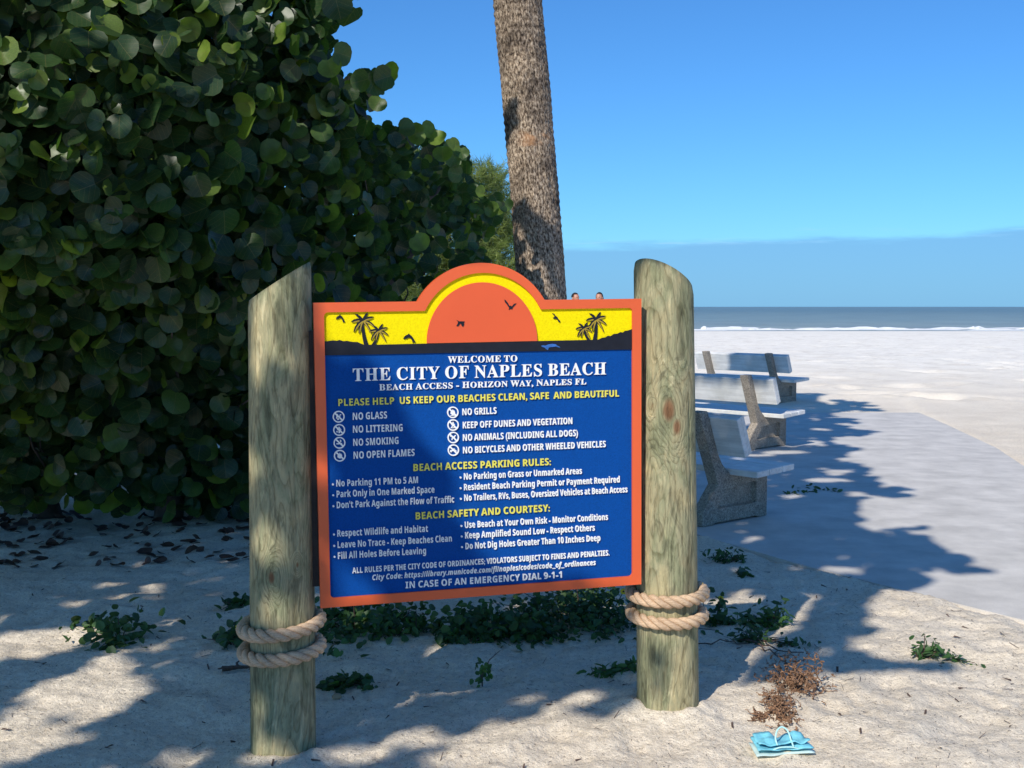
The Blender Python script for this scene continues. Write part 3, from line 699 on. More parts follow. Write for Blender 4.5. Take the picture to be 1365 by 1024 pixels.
for t, a, b, cp in [
    ('NO GLASS', (470.6, 560.0), (516.2, 558.0), 8.9), ('NO LITTERING', (470.8, 577.2), (537, 574.8), 8.9),
    ('NO SMOKING', (471.1, 594.7), (531.5, 592.0), 8.9), ('NO OPEN FLAMES', (471.6, 611.9), (553, 607.9), 8.9),
    ('NO GRILLS', (616.8, 553.8), (662.3, 551.8), 8.6), ('KEEP OFF DUNES AND VEGETATION', (617.4, 571.4), (763.4, 565.4), 8.6),
    ('NO ANIMALS (INCLUDING ALL DOGS)', (617.5, 588.0), (770.9, 581.6), 8.6), ('NO BICYCLES AND OTHER WHEELED VEHICLES', (617.7, 604.8), (808, 596.3), 8.6)]:
    text_line(t, a, b, cp)
text_line('BEACH ACCESS PARKING RULES:', (551.5, 628.4), (734.8, 620.2), 9.2, 'sans', 'letter_yellow')
text_line('BEACH SAFETY AND COURTESY:', (554.5, 692.9), (733.4, 682.0), 9.2, 'sans', 'letter_yellow')
for t, a, b in [
    ('No Parking 11 PM to 5 AM', (448.6, 649.0), (557.5, 644.2)), ('Park Only in One Marked Space', (449, 663.4), (579.4, 657.0)),
    ("Don't Park Against the Flow of Traffic", (449.2, 678.0), (605.8, 670.2)), ('Respect Wildlife and Habitat', (449.9, 715.8), (570.8, 709.2)),
    ('Leave No Trace - Keep Beaches Clean', (450.3, 731), (602.6, 722.2)), ('Fill All Holes Before Leaving', (450.7, 745.6), (568.2, 738.6)),
    ('No Parking on Grass or Unmarked Areas', (618.9, 639.8), (776.2, 632.0)), ('Resident Beach Parking Permit or Payment Required', (619, 654.0), (826.6, 643.4)),
    ('No Trailers, RVs, Buses, Oversized Vehicles at Beach Access', (619.3, 668.2), (837, 656.6)), ('Use Beach at Your Own Risk - Monitor Conditions', (620.1, 704.4), (811, 693.4)),
    ('Keep Amplified Sound Low - Respect Others', (620.5, 718.4), (793.4, 707.8)), ('Do Not Dig Holes Greater Than 10 Inches Deep', (620.9, 732.6), (800.8, 721.4))]:
    text_line(t, a, b, 8.4)
    bx = a[0] - 4.6; zx, zz = s2(bx, a[1] - 2.9 + .04 * 3)
    plate('bullet', [(zx + .0036 * math.cos(i * math.pi / 5), zz + .0036 * math.sin(i * math.pi / 5)) for i in range(10)], .0032, D1 + .001, M['white'], sign)
text_line('ALL RULES PER THE CITY CODE OF ORDINANCES; VIOLATORS SUBJECT TO FINES AND PENALTIES.', (470, 764.8), (813, 740.8), 7.2)
text_line('City Code: https://library.municode.com/fl/naples/codes/code_of_ordinances', (496.7, 773.9), (794.8, 753.6), 6.9, 'ital')
text_line('IN CASE OF AN EMERGENCY DIAL 9-1-1', (541, 784.8), (749.5, 770.6), 8.6)

# prohibition symbols
def ring(parent, cx, cz, r0, r1, y0=.0032):
    n = 28; vs_, fs = [], []
    for i in range(n):
        a = 2 * math.pi * i / n; c, s = math.cos(a), math.sin(a)
        vs_ += [(cx + r1 * c, y0, cz + r1 * s), (cx + r0 * c, y0, cz + r0 * s), (cx + r1 * c, D1 + .001, cz + r1 * s), (cx + r0 * c, D1 + .001, cz + r0 * s)]
    for i in range(n):
        a = 4 * i; b = 4 * ((i + 1) % n); fs += [(a, a + 1, b + 1, b), (a, b, b + 2, a + 2), (a + 1, a + 3, b + 3, b + 1)]
    return mesh_obj('ring', vs_, fs, M['white'], parent)
flame = [(-.1, -.55), (-.45, -.3), (-.42, .05), (-.2, .3), (-.15, .1), (0, .62), (.22, .25), (.3, .4), (.45, 0), (.42, -.35), (.12, -.55)]
PIC = {
    'glass': [[(-.45, .55), (-.1, .5), (-.15, .05), (-.25, -.1), (-.2, -.1), (-.25, -.35), (-.5, -.35), (-.42, .0)], [(.0, -.15), (.3, -.1), (.35, .3), (.5, .3), (.5, .45), (.25, .45), (.15, .1), (-.05, 0)], [(-.3, -.4), (.05, -.3), (.1, -.6), (-.25, -.65)]],
    'litter': [[(-.12, .6), (.12, .6), (.12, .38), (-.12, .38)], [(-.2, .34), (.22, .34), (.45, .0), (.36, -.08), (.18, .12), (.14, -.65), (-.12, -.65), (-.14, .1), (-.35, -.05), (-.42, .05)], [(-.55, -.25), (-.3, -.2), (-.32, -.5), (-.5, -.5)]],
    'smoke': [[(-.6, -.08), (.25, -.08), (.25, -.28), (-.6, -.28)], [(.32, -.08), (.5, -.08), (.5, -.28), (.32, -.28)], [(.1, .1), (.2, .35), (.05, .5), (.25, .58), (.4, .35), (.28, .1)]],
    'flame': [flame], 'grill': [flame, [(-.5, -.6), (.5, -.6), (.5, -.7), (-.5, -.7)]],
    'plant': [[(-.12, .62), (.1, .62), (.1, .4), (-.12, .4)], [(-.15, .36), (.15, .36), (.4, .0), (.3, -.05), (.12, .12), (.35, -.5), (.2, -.55), (0, -.15), (-.2, -.5), (-.34, -.45), (-.15, .0), (-.4, .0)], [(-.5, -.6), (-.3, -.35), (-.1, -.65), (.1, -.4), (.3, -.65)]],
    'dog': [[(-.6, .35), (-.35, .5), (-.3, .3), (.15, .22), (.45, .5), (.55, .4), (.3, .1), (.35, -.1), (.5, -.5), (.36, -.5), (.15, -.1), (-.1, -.15), (-.2, -.5), (-.35, -.5), (-.25, .0), (-.35, .15), (-.6, .2)]],
    'bicycle': [[(-.5 + .22 * math.cos(a), -.2 + .22 * math.sin(a)) for a in np.linspace(0, 2 * math.pi, 10)[:-1]], [(.4 + .22 * math.cos(a), -.2 + .22 * math.sin(a)) for a in np.linspace(0, 2 * math.pi, 10)[:-1]], [(-.45, -.15), (-.15, .3), (.25, .3), (.45, -.15), (.36, -.18), (.18, .15), (.0, -.15), (-.35, -.22)]]}
for name, px, py in [('glass', 451.6, 555.8), ('litter', 452.3, 573.4), ('smoke', 452.7, 590.6), ('flame', 453.1, 607.8), ('grill', 604, 550), ('plant', 604.4, 566.9), ('dog', 604.6, 583.6), ('bicycle', 604.8, 600.4)]:
    e = empty('prohibition_symbol', parent=sign); e['label'] = {'glass': 'round no glass symbol', 'litter': 'round no littering symbol', 'smoke': 'round no smoking symbol', 'flame': 'round no open flames symbol', 'grill': 'round no grills symbol', 'plant': 'round keep off dunes symbol', 'dog': 'round no animals symbol', 'bicycle': 'round no bicycles symbol'}[name]
    cx, cz = s2(px, py); R1 = 7.6 * PXM
    ring(e, cx, cz, R1 * .80, R1)
    w = R1 * .09; q = R1 * .84 * .7071
    plate('slash', [(cx - q - w, cz + q - w), (cx - q + w, cz + q + w), (cx + q + w, cz - q + w), (cx + q - w, cz - q - w)], .0030, D1 + .001, M['white'], e)
    for poly in PIC[name]:
        plate('pictogram', [(cx + u * R1 * .86, cz + v * R1 * .86) for u, v in poly], .0036, D1 + .001, M['white'], e)
# mounting battens behind the board, let into the posts
for sx_, z0_, z1_ in ((-1, -.47, .44), (1, -.49, .44)):
    x0_, x1_ = (-.640, -.575) if sx_ < 0 else (.545, .612)
    plate('mounting_batten', [(x0_, z0_), (x1_, z0_), (x1_, z1_), (x0_, z1_)], .0425, .085, M['batten'], sign)

# ------------------------------------------------------------------ posts
def post(P, z0, top, rt, rb, a, b, lean, knots, label, tilt):
    H_ = top; n = 160; lev = [0] + list(np.linspace(.02, 1, 90)); vs_, fs = [], []
    for li, t in enumerate(lev):
        for k in range(n):
            an = 2 * math.pi * k / n; c, s = math.cos(an), math.sin(an)
            zt = H_ + a * c - b * s                       # cut top: a to the right, b towards the camera
            z = -.35 + (zt + .35) * t
            r = rb + (rt - rb) * max(0, z) / H_
            wob = 1 + .006 * math.sin(3 * an + 1.3 * z + tilt) + .005 * math.sin(5 * an + 2.1 * z)
            wob += .010 * float(vnoise(an * 6 * 1.0, z * .9, 1.0, 4 + int(tilt)))
            # shallow drying checks
            for ck, (ca, cz0, cz1, cd) in enumerate(((4.5, .9, 1.75, .05), (4.05, .1, .8, .035), (5.3, .7, 1.3, .045), (3.6, .9, 1.6, .035), (4.85, .15, .55, .04), (4.3, 1.2, 1.5, .03))):
                dd = abs(((an - ca - tilt * .12 - .05 * math.sin(4 * z) + math.pi) % (2 * math.pi)) - math.pi)
                if cz0 < z < cz1 and dd < .03: wob -= cd * (1 - dd / .03) * min(1, (z - cz0) * 8, (cz1 - z) * 8)
            if li == len(lev) - 1: r_ = r * wob - .004
            else: r_ = r * wob
            lx = lean * z
            vs_.append((r_ * c + lx, r_ * s, z + z0 - (.003 if li == len(lev) - 2 else 0)))
    m = len(lev)
    for i in range(m - 1):
        for k in range(n): k2 = (k + 1) % n; fs.append((i * n + k, i * n + k2, (i + 1) * n + k2, (i + 1) * n + k))
    cen = len(vs_); vs_.append((lean * H_, 0, z0 + H_))
    for k in range(n): fs.append(((m - 1) * n + k, (m - 1) * n + (k + 1) % n, cen))
    o = mesh_obj('wooden_post', vs_, fs, wood_mat('treated_post_wood', knots), None, True, loc=(P[0], P[1], 0))
    o.data.materials.append(M['endgrain'])
    for p in o.data.polygons[-n:]: p.material_index = 1; p.use_smooth = False
    tag(o, label, 'post', 'round wooden posts carrying the sign'); return o
# z at centre of cut top
zl = at(373, 375, POST_L[1])[2]; zr = at(884, 370, POST_R[1])[2]
post((-.826, 4.064), 0, zl, .1090, .1165, .068, -.009, .0066, [(-.010, -.115, .66 - .0, .016), (.075, -.085, .70, .007)], 'left wooden post with slanted top rising to the right, beside the dark leafy bush', 0.7)
post((.609, 4.411), .02, zr - .02, .1125, .1205, -.052, .046, -.0185, [(-.022, -.112, 1.215, .032), (.010, -.114, 1.150, .022), (-.075, -.085, 1.23, .018)], 'right wooden post with slanted top falling to the right, in front of the benches', 2.1)

# ropes: three laid strands, two turns each
def rope_coil(name, parent, centre, rad, tilt_x, tilt_y, turns, phase, rr=.0118, mat=None):
    for s in range(3):
        n, k = 300, 10; vs_, fs, uvs = [], [], []
        for i in range(n):
            th = 2 * math.pi * i / n; ph = phase + 2 * math.pi * s / 3 + turns * th
            wobr = 1 + .012 * math.sin(2 * th + phase)
            er = np.array([math.cos(th), math.sin(th), 0]); ez = np.array([0, 0, 1.0])
            c = er * rad * wobr + (er * math.cos(ph) + ez * math.sin(ph)) * rr * 1.12
            th2 = th + .01; ph2 = ph + turns * .01; er2 = np.array([math.cos(th2), math.sin(th2), 0])
            c2 = er2 * rad * wobr + (er2 * math.cos(ph2) + ez * math.sin(ph2)) * rr * 1.12
            t = c2 - c; t /= np.linalg.norm(t); a = np.cross(t, ez); a /= np.linalg.norm(a); b = np.cross(t, a)
            for j in range(k):
                q = 2 * math.pi * j / k; p = c + rr * (a * math.cos(q) + b * math.sin(q))
                vs_.append((p[0], p[1], p[2] + tilt_x * p[0] + tilt_y * p[1]))
        for i in range(n):
            for j in range(k):
                fs.append((i * k + j, i * k + (j + 1) % k, ((i + 1) % n) * k + (j + 1) % k, ((i + 1) % n) * k + j))
        o = mesh_obj('strand', vs_, fs, M['rope'], parent, True)
        uvl = o.data.uv_layers.new(name='UVMap'); 
        for p in o.data.polygons:
            for li, vi in zip(p.loop_indices, p.vertices):
                i, j = divmod(vi, k); ii = i + (n if i == 0 and p.index >= (n - 1) * k else 0); jj = j + (k if j == 0 and (p.index % k) == k - 1 else 0)
                uvl.data[li].uv = (ii / n, jj / k + ii / n * 3)
def rope(P, zs, rad, tx, ty, label, ph):
    r = empty('rope', (P[0], P[1], 0)); tag(r, label, 'rope', 'ropes wound round the posts')
    for i, z in enumerate(zs):
        c = empty('rope_turn', (0, 0, z), parent=r)
        rope_coil('strand', c, None, rad, tx[i], ty[i], -7, ph + i * 1.9)
    return r
zA = at(378, 845, 3.93)[2]; zB = at(378, 879, 3.93)[2]
rope((-.825, 4.064), (zA, zB), .1345, (.075, .055), (.06, .04), 'thick twisted rope wound twice round the left post near the sand', .4)
zC = at(889, 800, 4.28)[2]; zD = at(889, 829, 4.28)[2]
rope((.602, 4.411), (zC, zD), .139, (.02, .0), (.05, .05), 'thick twisted rope wound twice round the right post below the sign', 1.7)

# ------------------------------------------------------------------ benches
def bench(loc, A, label):
    """local +x along the length (camera right), +y the way the bench faces; origin on the ground below the right support's rear foot"""
    root = empty('park_bench', loc, (0, 0, -A)); tag(root, label, 'bench', 'concrete and white plank benches facing the sea')
    prof = [(0, 0), (.0, .10), (.17, .295), (-.05, .84), (.045, .845), (.165, .53), (.215, .445), (.28, .385), (.35, .354), (.75, .354), (.75, 0), (.64, 0), (.62, .012), (.14, .012), (.12, 0)]
    hole = [(.165, .115), (.265, .245), (.62, .285), (.62, .115)]
    T = .10
    for xo in (0, -1.27):
        bm = bmesh.new()
        def loop(pts, x): return [bm.verts.new((x, p[0], p[1])) for p in pts]
        for side in (0, 1):
            x = xo - T * side; o_ = loop(prof, x); h_ = loop(hole, x); ins = loop([(p[0] * .95 + .020, p[1] * .95 + .010) for p in hole], x + (.046 if side else -.046))
            es = []
            for lp in (o_, h_):
                for i in range(len(lp)): es.append(bm.edges.new((lp[i], lp[(i + 1) % len(lp)])))
            bmesh.ops.triangle_fill(bm, edges=es, use_beauty=True)
            for i in range(4): bm.faces.new((h_[i], h_[(i + 1) % 4], ins[(i + 1) % 4], ins[i]))
            bm.faces.new(ins)
            if side == 0: first = o_
            else:
                for i in range(len(prof)): bm.faces.new((first[i], first[(i + 1) % len(prof)], o_[(i + 1) % len(prof)], o_[i]))
        bmesh.ops.recalc_face_normals(bm, faces=bm.faces)
        s = bm_obj('support', bm, M['aggregate'], root)
        bv_ = s.modifiers.new('bev', 'BEVEL'); bv_.width = .008; bv_.segments = 2; bv_.angle_limit = math.radians(35)
    def board(name, y0, z0, y1, z1, th, xa, xb):
        """plank whose section runs y0,z0 -> y1,z1 with thickness th"""
        d = np.array([y1 - y0, z1 - z0]); d = d / np.linalg.norm(d); nn = np.array([-d[1], d[0]]) * th
        sec = [(y0, z0), (y1, z1), (y1 + nn[0], z1 + nn[1]), (y0 + nn[0], z0 + nn[1])]
        vs_ = [(x, *p) for x in (xa, xb) for p in sec]
        o = mesh_obj(name, vs_, [(0, 1, 2, 3), (7, 6, 5, 4), (0, 4, 5, 1), (1, 5, 6, 2), (2, 6, 7, 3), (3, 7, 4, 0)], M['plank'], root)
        m = o.modifiers.new('bev', 'BEVEL'); m.width = .007; m.segments = 2; return o
    xa, xb = -1.62, .25
    w = .146
    for k in range(3):
        y0 = .30 + k * (w + .008); board('seat_plank', y0, .356 + .008 * k, y0 + w, .364 + .008 * k, .048, xa + .004 * k, xb - .003 * k)
    # back: two boards one behind the other, leaning with the supports
    l = np.array([-.225, .62]); l /= np.linalg.norm(l); p0 = np.array([.165, .515])
    pr = np.array([l[1], -l[0]])
    q0 = p0 + pr * .045
    board('backrest_board', q0[0], q0[1], *(q0 + l * .30), .044, xa, xb)
    q1 = p0 + pr * .091
    board('backrest_board', q1[0], q1[1], *(q1 + l * .30), .044, xa + .01, xb - .006)
    return root
g1 = gnd(936.5, 703.5); g2 = gnd(998, 601.5); g3 = gnd(1027, 540)
bench((g1[0], g1[1], .002), math.radians(50), 'nearest white plank bench with speckled concrete supports, beside the right post')
bench((g2[0], g2[1], .002), math.radians(46), 'middle white bench with its back in full sun')
bench((g3[0], g3[1], .002), math.radians(47), 'farthest white bench, shaded back, nearest the open beach')

# ------------------------------------------------------------------ leaves
def kidney(n=14):
    pts = []
    for i in range(n):
        a = 2 * math.pi * i / n - math.pi / 2; r = 1 + .05 * math.cos(2 * a) - .22 * math.exp(-((a + math.pi / 2) % (2 * math.pi) if (a + math.pi / 2) % (2 * math.pi) < math.pi else 2 * math.pi - (a + math.pi / 2) % (2 * math.pi)) ** 2 / .10)
        pts.append((r * math.cos(a) * 1.06, r * math.sin(a) + .05))
    return np.array(pts)
def leaf_template(cup, fold, n=14, wav=.05, ph=0):
    k = kidney(n); inner_ = k * .52
    def zf(p): return cup * (p[:, 0] ** 2 + p[:, 1] ** 2) * .5 + fold * np.abs(p[:, 0]) + wav * np.sin(3 * np.arctan2(p[:, 1], p[:, 0]) + ph) * (p ** 2).sum(1)
    P = np.vstack([[[0, 0]], inner_, k]); V_ = np.c_[P, zf(P)]
    f = []
    for i in range(n):
        j = (i + 1) % n; f.append((0, 1 + i, 1 + j, 1 + j)); f.append((1 + i, 1 + n + i, 1 + n + j, 1 + j))
    tri = [(0, 1 + i, 1 + (i + 1) % n) for i in range(n)] + [(1 + i, 1 + n + i, 1 + n + (i + 1) % n) for i in range(n)] + [(1 + i, 1 + n + (i + 1) % n, 1 + (i + 1) % n) for i in range(n)]
    return V_, np.array(tri), P
TPL = [leaf_template(.25, .12, 14, .05, 0), leaf_template(-.2, .2, 14, .07, 1), leaf_template(.1, .32, 14, .04, 2), leaf_template(.4, .0, 14, .08, 3), leaf_template(-.1, .45, 14, .05, 4), leaf_template(.15, .1, 14, .12, 5)]
def add_attrs(me, uv_pts, tint):
    """uv (per vertex) and tint (per vertex)"""
    n = len(me.loops); vi = np.zeros(n, dtype=np.int32); me.loops.foreach_get('vertex_index', vi)
    uvl = me.uv_layers.new(name='UVMap'); uvl.data.foreach_set('uv', uv_pts[vi].astype(np.float32).ravel())
    a = me.attributes.new('tint', 'FLOAT', 'POINT'); a.data.foreach_set('value', tint.astype(np.float32))
def frames(nrm, spin):
    """rotation matrices with local z = nrm"""
    nrm = nrm / np.linalg.norm(nrm, axis=1, keepdims=True)
    upv = np.tile([0, 0, 1.0], (len(nrm), 1)); upv[np.abs(nrm[:, 2]) > .95] = [1, 0, 0]
    x = np.cross(upv, nrm); x /= np.linalg.norm(x, axis=1, keepdims=True); y = np.cross(nrm, x)
    c, s = np.cos(spin)[:, None], np.sin(spin)[:, None]
    return np.stack([x * c + y * s, -x * s + y * c, nrm], -1)
def scatter(name, pos, nrm, size, tint, tpls, mat, parent=None, spin=None, kind='stuff'):
    n = len(pos); spin = rng.uniform(0, 2 * math.pi, n) if spin is None else spin
    Rr = frames(nrm, spin); which = rng.integers(0, len(tpls), n)
    Vs, Ts, Us, Ti = [], [], [], []; off = 0
    for k, (tv, tt, tp) in enumerate(tpls):
        s = np.where(which == k)[0]
        if not len(s): continue
        W = np.einsum('nij,vj->nvi', Rr[s], tv) * size[s][:, None, None] + pos[s][:, None, :]
        m = len(tv); Vs.append(W.reshape(-1, 3)); Ts.append((tt[None] + (np.arange(len(s)) * m)[:, None, None] + off).reshape(-1, 3))
        Us.append(np.tile(tp, (len(s), 1))); Ti.append(np.repeat(tint[s], m)); off += m * len(s)
    o = np_mesh(name, np.vstack(Vs), np.vstack(Ts), mat, True, parent); add_attrs(o.data, np.vstack(Us), np.concatenate(Ti))
    if kind: o['kind'] = kind
    return o

# ------------------------------------------------------------------ sea grape (left)
def in_poly(x, y, poly):
    x = np.asarray(x); y = np.asarray(y); r = np.zeros(x.shape, bool); n = len(poly); j = n - 1
    for i in range(n):
        xi, yi = poly[i]; xj, yj = poly[j]
        if yi != yj:
            c = ((yi > y) != (yj > y)) & (x < (xj - xi) * (y - yi) / (yj - yi) + xi); r ^= c
        j = i
    return r
CROWN = [(-120, -150), (470, -150), (476, 5), (462, 22), (432, 42), (448, 62), (452, 84), (425, 96), (462, 98), (500, 94), (516, 104), (506, 120), (494, 138), (480, 158), (530, 172), (574, 182), (605, 192), (620, 205), (626, 232), (650, 256), (672, 270), (682, 282), (676, 292), (655, 300), (648, 345), (640, 420), (690, 520), (690, 650), (500, 700), (330, 690), (240, 684), (120, 676), (-120, 668)]
def crown_front(px, py):
    y = np.interp(px, [-120, 150, 300, 450, 600, 700], [5.9, 6.1, 6.5, 7.4, 8.9, 9.8])
    return y + np.clip((py - 330) / 330, 0, 1) * np.interp(px, [0, 300, 450], [1.6, 1.7, .8]) + np.clip((60 - py) / 200, 0, 1) * .4
tree = empty('sea_grape_tree', (-2.6, 8.6, 0)); tag(tree, 'large dark sea grape tree with round green leaves, left of the sign', 'tree')
TL = np.array([-2.6, 8.6, 0])
cand = []
while len(cand) < 13000:
    px = rng.uniform(-120, 700, 4000); py = rng.uniform(-150, 690, 4000); ok = in_poly(px, py, CROWN)
    for a, b in zip(px[ok], py[ok]): cand.append((a, b))
cand = np.array(cand[:13000])
# clumping: pull leaves toward sprig centres
spr = cand[rng.integers(0, len(cand), 620)]
own = rng.integers(0, 620, len(cand))
q = spr[own] + rng.normal(0, 17, (len(cand), 2))
cl_ok = in_poly(q[:, 0], q[:, 1], CROWN) & (rng.random(len(q)) < .62); cand = np.where(cl_ok[:, None], q, cand)
sdep = np.abs(rng.normal(0, .38, 620)); dep = sdep[own] + np.abs(rng.normal(0, .18, len(cand))) + (rng.random(len(cand)) < .45) * rng.uniform(0, 1.7, len(cand))
Yf = crown_front(cand[:, 0], cand[:, 1]) + dep
pos = np.array([at(a, b, y) for (a, b), y in zip(cand, Yf)])
pos[:, 2] = np.maximum(pos[:, 2], .10)
nrm = np.c_[rng.normal(.10, .55, len(pos)), -np.abs(rng.normal(.75, .4, len(pos))), rng.normal(.30, .45, len(pos))]
spn = rng.normal(math.pi, 1.0, len(pos))
size = rng.uniform(.040, .086, len(pos)) * np.interp(cand[:, 0], [300, 640], [1.08, .86])
tn = np.clip(rng.beta(1.6, 3.2, len(pos)) + (rng.random(len(pos)) < .08) * .6, 0, 1)
# outline leaves that the photograph shows singly against the sky
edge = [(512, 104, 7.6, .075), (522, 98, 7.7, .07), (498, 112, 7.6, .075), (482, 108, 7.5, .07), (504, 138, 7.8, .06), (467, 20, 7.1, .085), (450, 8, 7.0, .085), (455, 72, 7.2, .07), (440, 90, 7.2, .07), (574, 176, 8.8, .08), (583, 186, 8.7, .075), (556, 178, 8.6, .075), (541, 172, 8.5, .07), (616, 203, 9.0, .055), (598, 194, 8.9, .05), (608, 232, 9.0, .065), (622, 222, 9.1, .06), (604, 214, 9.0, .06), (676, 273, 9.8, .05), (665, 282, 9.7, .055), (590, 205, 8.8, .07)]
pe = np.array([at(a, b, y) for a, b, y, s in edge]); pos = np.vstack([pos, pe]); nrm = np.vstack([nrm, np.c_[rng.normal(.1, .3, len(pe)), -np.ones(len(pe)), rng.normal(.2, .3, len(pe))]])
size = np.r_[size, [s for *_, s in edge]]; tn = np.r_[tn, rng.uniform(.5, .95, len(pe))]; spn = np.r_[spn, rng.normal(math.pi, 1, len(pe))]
pp = proj(pos); infr = (pp[:, 0] > 0) & (pp[:, 0] < 700) & (pp[:, 1] > 0) & (pp[:, 1] < 660)
hid = (pp[:, 0] > 425) & (pp[:, 1] > 395)
fr_score = size / pos[:, 1] - .004 * (pos[:, 1] - crown_front(pp[:, 0], pp[:, 1])) - (~infr) * 1 - hid * 1
order = np.argsort(-fr_score); big = order[:300]; rest = order[300:]
leaf_me = []
for k in range(12):
    tv, tt, tp = TPL[k % 6]; me = bpy.data.meshes.new('leaf'); me.from_pydata(tv.tolist(), [], tt.tolist()); me.materials.append(M['grape_leaf']); me.shade_smooth()
    add_attrs(me, tp, np.full(len(tv), (.1, .25, .4, .3, .55, .15, .35, .7, .45, .2, .9, .3)[k])); leaf_me.append(me)
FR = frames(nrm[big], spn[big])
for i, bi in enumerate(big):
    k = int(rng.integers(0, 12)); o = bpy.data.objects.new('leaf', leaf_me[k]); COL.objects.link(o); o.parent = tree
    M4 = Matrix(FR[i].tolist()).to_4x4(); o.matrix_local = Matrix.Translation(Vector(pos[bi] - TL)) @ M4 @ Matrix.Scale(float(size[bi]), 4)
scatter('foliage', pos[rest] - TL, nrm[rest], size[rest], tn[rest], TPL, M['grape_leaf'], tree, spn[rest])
# limbs and twigs
for path, rad in (([(0, 0, -.1), (.1, -.1, .6), (.0, -.3, 1.3), (.2, -.5, 2.2), (.4, -.6, 3.2)], [.11, .10, .085, .06, .03]),
                  ([(-.9, .1, -.1), (-1.0, -.2, .8), (-1.1, -.6, 1.8), (-1.0, -.9, 3.0)], [.10, .085, .06, .03]),
                  ([(.1, -.1, .6), (.8, .1, 1.3), (1.5, .4, 2.1), (2.1, .7, 2.6)], [.075, .06, .04, .02]),
                  ([(.9, .3, -.1), (1.1, .5, .7), (1.4, .6, 1.5), (1.9, .9, 2.2)], [.08, .065, .045, .02])):
    tb = MB(); tb.tube(path, rad, 10); tb.build('trunk', M['bark'], tree, True)
tb = MB()
for i in range(170):
    k = rng.integers(0, len(pos)); e = pos[k] - TL; s = e + np.array([rng.normal(-.1, .12), rng.uniform(.25, .7), rng.uniform(-.5, -.2)]); mid_ = (e + s) / 2 + rng.normal(0, .04, 3)
    pj = proj(np.array([s + TL, mid_ + TL])); 
    if not in_poly(pj[:, 0], pj[:, 1] - 14, CROWN).all() or not in_poly(pj[:, 0] + 14, pj[:, 1], CROWN).all(): continue
    tb.tube([s, mid_, e], [.010, .007, .003], 5)
tb.build('twigs', M['bark'], tree, True)['kind'] = 'stuff'

# ------------------------------------------------------------------ feathery pine behind
pine = empty('beach_pine_tree', (-1.0, 26, 0)); tag(pine, 'feathery pale green pine tree behind the bush, left of the palm trunk', 'tree')
PB = np.array([-1.0, 26, 0])
PINE = [(505, 212), (530, 205), (560, 206), (590, 212), (615, 225), (636, 236), (655, 236), (668, 244), (676, 262), (684, 300), (690, 345), (690, 430), (500, 430)]
nn_ = []
while len(nn_) < 2300:
    a = rng.uniform(500, 700, 500); b = rng.uniform(200, 430, 500); ok = in_poly(a, b, PINE); nn_ += list(zip(a[ok], b[ok]))
vsn, fsn, tnn = [], [], []
for (a, b) in nn_[:2300]:
    base = at(a, b, rng.uniform(25, 27.2)) - PB
    d = np.array([rng.normal(0, .5), rng.normal(0, .5), rng.uniform(.2, 1)]); d /= np.linalg.norm(d); tint_ = rng.uniform(0, 1)
    for k in range(42):
        st = base + d * rng.uniform(0, .45) + rng.normal(0, .03, 3); dd = d * .8 + rng.normal(0, .5, 3); dd /= np.linalg.norm(dd); ln = rng.uniform(.12, .26); sd = np.cross(dd, rng.normal(0, 1, 3)); sd /= np.linalg.norm(sd)
        n0 = len(vsn); vsn += [st - sd * .007, st + sd * .007, st + dd * ln + np.array([0, 0, -.03])]; fsn.append((n0, n0 + 1, n0 + 2)); tnn += [tint_] * 3
o = np_mesh('needles', np.array(vsn), np.array(fsn), M['needle'], False, pine); add_attrs(o.data, np.zeros((len(vsn), 2)), np.array(tnn)); o['kind'] = 'stuff'
tb = MB(); tb.tube([(0, 0, 0), (.1, 0, 2), (-.1, 0, 4.0)], [.18, .13, .05], 8)
for i in range(60):
    a, b = nn_[i * 7]; e = at(a, b, 26.2) - PB; z = max(.8, e[2] - rng.uniform(.4, 1.0)); tb.tube([(0, 0, z), (e[0] * .5, 0, (z + e[2]) / 2 - .1), e], [.035, .02, .006], 5)
tb.build('trunk', M['bark'], pine, True)

# ------------------------------------------------------------------ palm
pt = [(-8, 689), (100, 699), (200, 708), (300, 715.5), (398, 723), (520, 731), (700, 738)]
PY = 10.5
palm = empty('palm_tree', (at(738, 700, PY)[0], PY, 0)); tag(palm, 'tall palm with rough grey brown trunk leaning left behind the sign', 'palm tree')
zz_, xx_ = [], []
for py, px in pt: p = at(px, py, PY); zz_.append(p[2]); xx_.append(p[0])
zz_ = np.array(zz_)[::-1]; xx_ = np.array(xx_)[::-1]
zt = np.arange(-.1, 7.5, .012); xt = np.interp(zt, zz_, xx_)
sl_top = (xx_[-1] - xx_[-3]) / (zz_[-1] - zz_[-3]); xt = np.where(zt > zz_[-1], xx_[-1] + (zt - zz_[-1]) * sl_top * .9, xt)
ker = np.ones(41) / 41; xp = np.pad(xt, 20, mode='edge'); xt = np.convolve(xp, ker, 'valid'); 
nk = 96; ang = np.linspace(0, 2 * math.pi, nk, endpoint=False)
AA, ZZ = np.meshgrid(ang, zt)
u1 = AA / (2 * math.pi) * 8
def cyc(fn, sc1, sc2, seed):   # noise periodic round the trunk
    return vnoise(np.cos(AA) * sc1, ZZ * sc2 + np.sin(AA) * sc1 * 1.7, 1.0, seed)
rt_ = .214 + .012 * np.exp(-ZZ * 2) + .006 * vnoise(ZZ * 1.3, AA * 0, 1.0, 3)
ringy = .5 + .5 * np.sin(ZZ * 2 * math.pi / .070 + 7.2 * cyc(None, 1.8, 2.5, 5) + .8 * np.sin(AA * 2))
rough_ = cyc(None, 9, 16, 7) * .014 + cyc(None, 22, 34, 8) * .012 + cyc(None, 4, 5, 9) * .010
RR = rt_ + rough_ + .004 * ringy
